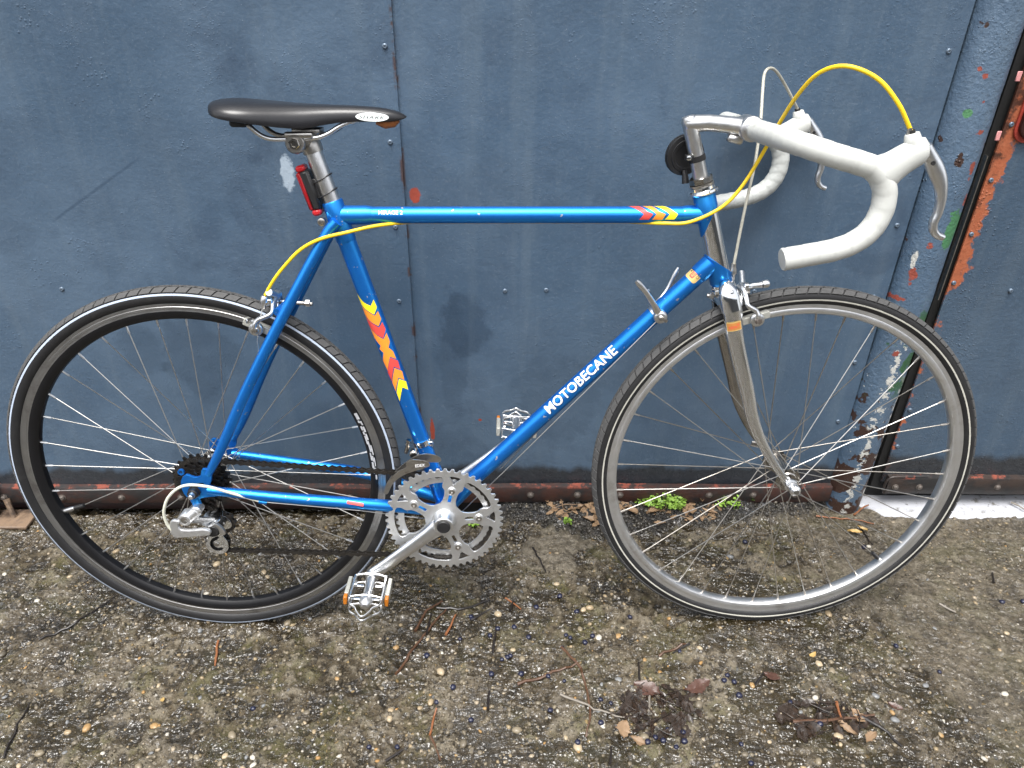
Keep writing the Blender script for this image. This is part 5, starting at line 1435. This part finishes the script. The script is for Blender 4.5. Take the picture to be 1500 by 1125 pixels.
def leaf_mat(name, a, b, rough):
    m = NT(name)
    c = m.mix(m.ss(m.noise(90, 5, .7), .35, .65), a, b)
    oi = m.t.nodes.new('ShaderNodeObjectInfo')
    c = m.mix(m.math('MULTIPLY', oi.outputs['Random'], .45), c, tuple(q * .45 for q in a))
    m.inp(Base_Color=c, Roughness=rough)
    m.put(m.bsdf.inputs['Normal'], m.bump(m.noise(200, 3), .3, .0006))
    return m.mat
M['leaf_tan'] = leaf_mat('dry_tan_leaf', (.30, .20, .115), (.17, .105, .06), .55)
M['leaf_dark'] = leaf_mat('rotten_dark_leaf', (.038, .024, .016), (.014, .011, .009), .2)
M['leaf_red'] = leaf_mat('wet_reddish_leaf', (.095, .042, .028), (.045, .026, .020), .25)
M['leaf_yellow'] = leaf_mat('yellow_leaf', (.48, .33, .11), (.36, .22, .08), .45)
M['leaf_green'] = leaf_mat('fresh_green_leaf', (.20, .36, .045), (.30, .46, .09), .42)

# broken black asphalt between the gate and the concrete
r = np.random.RandomState(77)
x = r.uniform(-.02, .80, 5200); y = r.uniform(.215, .345, 5200)
hh, ww, rbm, _, _ = ground_h(x, y)
ok = rbm > .25
pts = np.stack([x, y, hh - .001], 1)[ok]
sz = .0016 + .0052 * r.rand(len(pts)) ** 2.6
o = link('asphalt_rubble', scatter('asphalt_rubble', pts, sz, 1, M['tar_stone'], (.5, .9), .2, .20, 12)); tag(o, 'black broken asphalt crumbs and dirt along the foot of the gate', 'rubble', None, 'stuff')
big = [i for i in range(len(pts))][:60]

TW = [([(-.870, -.053), (-.823, -.013), (-.775, .060)], 'dark', 'long thin black twig lying left of the rear tyre'),
 ([(-.800, -.289), (-.812, -.241), (-.817, -.184)], 'dark', 'black twig lying at the lower left corner'),
 ([(-.535, -.052), (-.523, -.108)], 'rust', 'short reddish twig below the middle of the rear tyre'),
 ([(-.164, -.033), (-.146, .018), (-.117, .044)], 'brown', 'curved brown twig just right of the near pedal'),
 ([(-.189, -.132), (-.159, -.064), (-.106, .026)], 'brown', 'longest brown stem running diagonally below the near pedal'),
 ([(-.105, -.041), (-.088, .009)], 'rust', 'reddish splinter leaning along the long diagonal stem'),
 ([(-.141, -.041), (-.136, .009)], 'dark', 'short black twig standing between the pedal and the diagonal stem'),
 ([(-.127, .026), (-.072, .021), (-.021, .047)], 'dark', 'dark crosswise twig over the top of the diagonal stem'),
 ([(-.057, -.005), (-.018, .021)], 'dark', 'short dark twig right of the diagonal stem among berries'),
 ([(-.014, -.081), (-.009, -.012)], 'dark', 'straight upright black twig among the berries in the middle'),
 ([(.010, .052), (.041, .020)], 'rust', 'reddish twig crossing a short black one in front of the chainrings'),
 ([(.020, .017), (.026, .043)], 'dark', 'stubby black twig under the reddish twig in front of the chainrings'),
 ([(.031, -.151), (.083, -.133), (.141, -.111)], 'brown', 'brown stem pointing left from the berry stalk'),
 ([(.115, -.073), (.147, -.119), (.154, -.175), (.156, -.215), (.144, -.253)], 'brown', 'long crooked berry stalk running down the middle foreground'),
 ([(-.118, -.249), (-.110, -.201)], 'rust', 'reddish stick near the bottom edge left of the middle'),
 ([(-.117, -.251), (-.097, -.293)], 'brown', 'brown stick continuing below the reddish stick at the bottom edge'),
 ([(-.021, -.201), (-.019, -.164)], 'dark', 'tiny black twig above a white pebble in the middle foreground'),
 ([(.105, -.175), (.163, -.202), (.214, -.218)], 'grey', 'grey stem crossing the long crooked berry stalk'),
 ([(.251, -.155), (.256, -.105)], 'dark', 'upright black twig by the large rotten leaf'),
 ([(.257, -.209), (.270, -.155)], 'grey', 'pale stem lying across the large rotten leaf'),
 ([(.296, -.093), (.353, -.067)], 'brown', 'brown twig below the left part of the front tyre'),
 ([(.500, -.230), (.548, -.228), (.646, -.218)], 'brown', 'long brown twig lying crosswise by the leaf heap at lower right'),
 ([(.622, -.218), (.656, -.250), (.668, -.275)], 'dark', 'dark twig at the right end of the crosswise brown twig'),
 ([(.538, -.237), (.569, -.178)], 'dark', 'dark twig standing over the leaf heap at lower right'),
 ([(.591, -.191), (.587, -.224)], 'rust', 'short rust coloured twig in the leaf heap at lower right'),
 ([(1.030, .085), (1.043, .114)], 'dark', 'short dark twig on the cement at the right edge'),
 ([(.887, .031), (.909, .008)], 'grey', 'thin grey twig on the smooth cement right of the front tyre'),
 ([(.732, .292), (.799, .280), (.857, .267)], 'rust', 'long reddish twig at the foot of the round post'),
 ([(.820, .262), (.823, .196)], 'dark', 'black stick below the round post pointing at the front rim'),
 ([(.070, .188), (.096, .117)], 'dark', 'black twig right of the chainrings'),
 ([(1.206, .327), (1.225, .298)], 'grey', 'grey twig on the white threshold at the right edge'),
 ([(.820, .292), (.863, .318)], 'rust', 'reddish twig leaning on the left end of the white threshold'),
 ([(.178, -.301), (.184, -.271)], 'dark', 'tiny dark twig at the bottom edge right of the middle'),
 ([(-.186, -.293), (-.160, -.275)], 'dark', 'dark twig at the bottom edge below the near pedal'),
 ([(.457, -.156), (.480, -.132)], 'dark', 'small dark twig by the dead leaf right of the big rotten leaf'),
 ([(.359, -.067), (.323, -.087)], 'dark', 'small black twig touching the brown one below the front tyre')]
for pts2, kind, lab in TW:
    P3d = []
    for (ax_, ay_), (bx_, by_) in zip(pts2[:-1], pts2[1:]):
        n = max(2, int(math.hypot(bx_ - ax_, by_ - ay_) / .012))
        for i in range(n): P3d.append((ax_ + (bx_ - ax_) * i / n, ay_ + (by_ - ay_) * i / n))
    P3d.append(pts2[-1])
    c0 = P3d[0]
    rr = {'dark': .0014, 'brown': .0015, 'rust': .0013, 'grey': .0012}[kind] * random.uniform(1.1, 1.65)
    if len(pts2) > 2: rr *= 1.15
    tp = []
    for i, (px_, py_) in enumerate(P3d):
        w_ = .0016 if 0 < i < len(P3d) - 1 else 0
        qx, qy = px_ + random.uniform(-w_, w_), py_ + random.uniform(-w_, w_)
        base_z = .010 if (qy > .283 and qx > .84) else gz(qx, qy)
        tp.append((qx - c0[0], qy - c0[1], max(base_z, -.004) + rr * 1.2 + random.uniform(0, .0016)))
    n = len(tp)
    o = MB().tube(tp, [rr * (1.25 - .6 * i / n) * random.uniform(.85, 1.15) for i in range(n)], 7).build('twig', M['twig_' + kind])
    o.location = (c0[0], c0[1], 0)
    tag(o, lab, 'twig', 'fallen twigs on the wet concrete')

BE = [(.121,.057),(.072,.027),(.152,.016),(.255,-.004),(-.005,-.027),(.027,-.022),(-.020,-.041),(.013,-.091),(.054,-.046),(.126,-.045),(.134,-.048),(.161,-.061),(.177,-.045),(.117,-.073),(-.077,-.049),(-.055,0),(-.137,-.088),(-.016,-.130),(.038,-.128),(.087,-.137),(.115,-.147),(.087,-.202),(-.084,-.160),(-.111,-.187),(-.050,-.221),(.129,-.263),(-.216,-.271),(-.170,-.269),(.172,-.228),(.194,-.189),(.413,-.135),(.422,-.149),(.423,-.177),(.509,-.191),(.540,.203),(.752,-.072),(.401,-.269),(.546,-.233),(.408,-.302),(.801,.190),(1.019,.036),(1.060,.034),(.805,-.130),(-.429,-.195),(.337,-.082),(.403,-.149),(.177,-.182),(.273,-.260),(.261,-.254),(.292,-.272),(.284,-.239),(.307,-.264),(.245,-.266),(.308,-.248),(.003,-.096),(.019,-.088),(-.058,.005)]
bv, bf = ico(2)
berries = []
for i in range(4):
    d_ = 1 + .22 * np.array([vnoise(np.array([p[0] * 1.6 + i * 3]), np.array([p[1] * 1.6 + p[2] * 1.3]), 1, 60 + i)[0] for p in bv])[:, None]
    me = np_mesh('berry', bv * d_ * np.array([1, .92, .72]), bf); me.materials.append(M['berry']); berries.append(me)
for k, (x_, y_) in enumerate(BE):
    s_ = random.uniform(.0038, .0062)
    o = link('berry', berries[k % 4], None, Matrix.Translation((x_, y_, gz(x_, y_) + s_ * .5)) @ Matrix.Rotation(random.uniform(0, 6), 4, 'Z') @ Matrix.Scale(s_, 4))
    tag(o, 'small wet blue-black berry lying on the concrete', 'berry', 'fallen blue-black berries')

def leaf_mesh(seed, mat, curl, wide, crumple=.10):
    r = np.random.RandomState(seed); nu, nv = 14, 7
    v = []
    for i in range(nu):
        t = i / (nu - 1); w_ = wide * (math.sin(PI * min(1, t * 1.02 + .01)) ** .8) * (1.15 - .5 * t) * (1 + .18 * r.randn() * (0 < i < nu - 1))
        for j in range(nv):
            s_ = j / (nv - 1) * 2 - 1
            zz = curl * (s_ * s_ * .55 + .5 * (t - .5) ** 2) + crumple * r.randn() * .35 + (0.03 if j == nv // 2 else 0) * -1
            v.append(((t - .5) * (1 + .05 * r.randn()), s_ * w_ * .5 + .10 * math.sin(t * 3 + seed), zz))
    f = [(i * nv + j, (i + 1) * nv + j, (i + 1) * nv + j + 1, i * nv + j + 1) for i in range(nu - 1) for j in range(nv - 1)]
    me = MB().add(v, f).mesh('leaf', mat, 70)
    return me
LF = [(.107,.322,'tan',.034,'tan dead leaf on the black rubble nearest the chainrings'),(.156,.334,'tan',.030,'tan leaf lying against the gate rail on top of the black rubble'),(.177,.298,'tan',.036,'pale leaf in the middle of the black rubble mound'),(.219,.321,'tan',.040,'large tan leaf standing at the top of the rubble by the front tyre'),(.251,.321,'tan',.034,'tan leaf just left of the front tyre under the gate'),(.200,.263,'tan',.030,'curled leaf on the light cement patch edge'),(.219,.252,'tan',.034,'dry leaf at the lower right foot of the rubble mound'),
 (.270,.286,'tan',.030,'brown leaf behind the left edge of the front wheel'),(.301,.281,'tan',.034,'brown leaf inside the front rim at its left edge'),(.349,.286,'tan',.040,'long pale leaf left of the green weed patch'),(.430,.333,'tan',.034,'tan leaf behind the right end of the green weed patch'),(.460,.321,'tan',.036,'folded brown leaf right of the green weed patch'),(.436,.286,'tan',.030,'brown leaf hanging below the green weed patch'),(.359,.252,'tan',.026,'small leaf below the left part of the green weeds'),
 (.352,-.156,'red',.055,'largest reddish rotten leaf in the lower right foreground'),(.240,-.196,'dark',.075,'big crumpled dark wet leaf left of the reddish rotten leaf'),(.494,-.211,'dark',.055,'dark wet leaf at the left of the lower right leaf heap'),(.332,-.190,'dark',.050,'dark leaf tucked under the largest reddish leaf'),(.585,-.091,'yellow',.018,'small yellow leaf below the front tyre'),(.794,.229,'yellow',.030,'pale yellow leaf below the round post'),(.819,.244,'yellow',.022,'small yellow leaf right beside the pale one below the post'),
 (.211,-.241,'tan',.034,'light tan leaf near the crooked berry stalk'),(.231,-.260,'tan',.030,'second tan leaf lower down beside the berry stalk'),(.589,-.243,'tan',.034,'tan leaf in the lower right leaf heap'),(.621,-.262,'tan',.032,'tan leaf at the bottom of the lower right leaf heap'),(.535,-.198,'dark',.036,'dark leaf in the middle of the lower right leaf heap'),(.493,-.138,'red',.030,'small reddish leaf above the lower right leaf heap'),(.691,-.199,'red',.026,'reddish scrap of leaf right of the lower right leaf heap'),(-.588,-.181,'yellow',.010,'tiny bright orange yellow scrap below the rear tyre'),(.617,-.218,'tan',.030,'tan leaf over the crosswise brown twig'),(.505,-.249,'dark',.040,'dark leaf below the crosswise brown twig'),
 (.300,-.235,'dark',.055,'dark rotten leaf at the bottom of the foreground leaf mat'),(.262,-.165,'red',.050,'crumpled wine coloured leaf at the top of the foreground leaf mat')]
for k, (x_, y_, kind, size, lab) in enumerate(LF):
    me = leaf_mesh(400 + k, M['leaf_' + kind], random.uniform(.1, .5) if kind in ('tan', 'yellow') else random.uniform(.0, .2), random.uniform(.42, .75), .05 if kind != 'dark' else .05)
    z_ = gz(x_, y_) + (.0045 if kind != 'dark' else .003) + (.004 if y_ > .22 else 0)
    o = link('dead_leaf', me, None, Matrix.Translation((x_, y_, z_)) @ Matrix.Rotation(random.uniform(0, 6.28), 4, 'Z') @ Matrix.Rotation(random.uniform(-.25, .25) + (.35 if y_ > .3 else 0), 4, 'X') @ Matrix.Diagonal((size, size, size * .55, 1)))
    tag(o, lab, 'dead leaf', 'dead leaves on the ground')

WD = [(.378, .314, .038, 380, 'largest bright green weed patch under the gate inside the front wheel'), (.340, .322, .022, 110, 'green weed tuft left of the largest patch by the front rim'), (.408, .306, .016, 60, 'weed tuft at the lower right of the largest patch'), (.515, .312, .012, 22, 'small weed sprig left of the front hub'), (.542, .303, .014, 26, 'trailing weed sprig just below the front hub'), (.588, .318, .008, 12, 'tiny weed sprout behind the front axle nut'), (.151, .258, .006, 14, 'tiny green sprout at the lower edge of the black rubble'), (-.062, .262, .008, 12, 'tiny green sprout seen through the chainring')]
for k, (x_, y_, rad, n, lab) in enumerate(WD):
    r = np.random.RandomState(500 + k); mb = MB()
    for i in range(n):
        q = rad * math.sqrt(r.rand()); a = r.rand() * 2 * PI
        cx, cy = q * math.cos(a) * 1.35, q * math.sin(a) * .75
        cz = .004 + .028 * (1 - q / rad) * r.rand() + .004 * r.rand()
        s_ = r.uniform(.0030, .0062); b_ = r.rand() * 2 * PI; tl = r.uniform(-.7, .7)
        R = Matrix.Rotation(b_, 3, 'Z') @ Matrix.Rotation(tl, 3, 'Y') @ Matrix.Rotation(r.uniform(-.5, .5), 3, 'X')
        lf = [(-1, 0, 0), (-.4, -.55, .12), (.4, -.6, .15), (1, 0, .05), (.4, .6, .15), (-.4, .55, .12), (0, 0, -.05)]
        mb.add([R @ Vector(p) * s_ + Vector((cx, cy, cz)) for p in lf], [(6, 0, 1), (6, 1, 2), (6, 2, 3), (6, 3, 4), (6, 4, 5), (6, 5, 0)])
        if i % 3 == 0: mb.tube([(cx * .9, cy * .9, -.004), (cx, cy, cz)], .0005, 4)
    o = mb.build('weed', M['leaf_green'], None, 60)
    o.location = (x_, y_, gz(x_, y_) + .001)
    tag(o, lab, 'weed', 'green weeds along the gate')

# matted, rotting leaf litter: too broken up to count
def litter(name, cx, cy, rx, ry, n, seed, mat, lab):
    r = np.random.RandomState(seed); mb = MB()
    for i in range(n):
        q = math.sqrt(r.rand()); a = r.rand() * 2 * PI
        x_, y_ = cx + rx * q * math.cos(a), cy + ry * q * math.sin(a)
        L = r.uniform(.006, .017); W = L * r.uniform(.3, .7); nu = 5
        R = Matrix.Rotation(r.rand() * 6.28, 3, 'Z') @ Matrix.Rotation(r.uniform(-.25, .25), 3, 'X') @ Matrix.Rotation(r.uniform(-.2, .2), 3, 'Y')
        v = []; z0 = gz(x_, y_) + .002 + .003 * r.rand() * (1 - q)
        for u in range(nu):
            t = u / (nu - 1); w_ = W * math.sin(PI * (.08 + .84 * t)) * r.uniform(.7, 1.2)
            for s_ in (-1, 0, 1): v.append(R @ Vector(((t - .5) * 2 * L, s_ * w_, L * (.16 * abs(s_) * r.rand() + .08 * r.randn()))) + Vector((x_, y_, z0)))
        if i % 3 == 0:
            b_ = r.rand() * 6.28; q_ = r.uniform(.010, .030); mb.tube([(x_ - q_ * math.cos(b_), y_ - q_ * math.sin(b_), z0 + .003), (x_, y_, z0 + .0045), (x_ + q_ * math.cos(b_ + .3), y_ + q_ * math.sin(b_ + .3), z0 + .002)], [.0011, .0009, .0005], 5)
        mb.add(v, [(u * 3 + k, u * 3 + k + 1, u * 3 + k + 4, u * 3 + k + 3) for u in range(nu - 1) for k in range(2)])
    o = mb.build(name, mat, None, 80); tag(o, lab, 'leaf litter', None, 'stuff'); return o
litter('leaf_litter', .275, -.205, .070, .050, 60, 61, M['leaf_dark'], 'black matted leaf litter soaked with water in the lower middle foreground')
litter('leaf_litter', .560, -.225, .085, .035, 46, 62, M['leaf_dark'], 'brown matted leaf litter strewn with twigs at the lower right')
litter('leaf_litter', .20, .298, .10, .030, 40, 63, M['leaf_tan'], 'pale broken leaf litter on the black rubble left of the front wheel')
litter('leaf_litter', .43, .298, .10, .028, 34, 64, M['leaf_tan'], 'pale broken leaf litter round the weeds inside the front wheel')
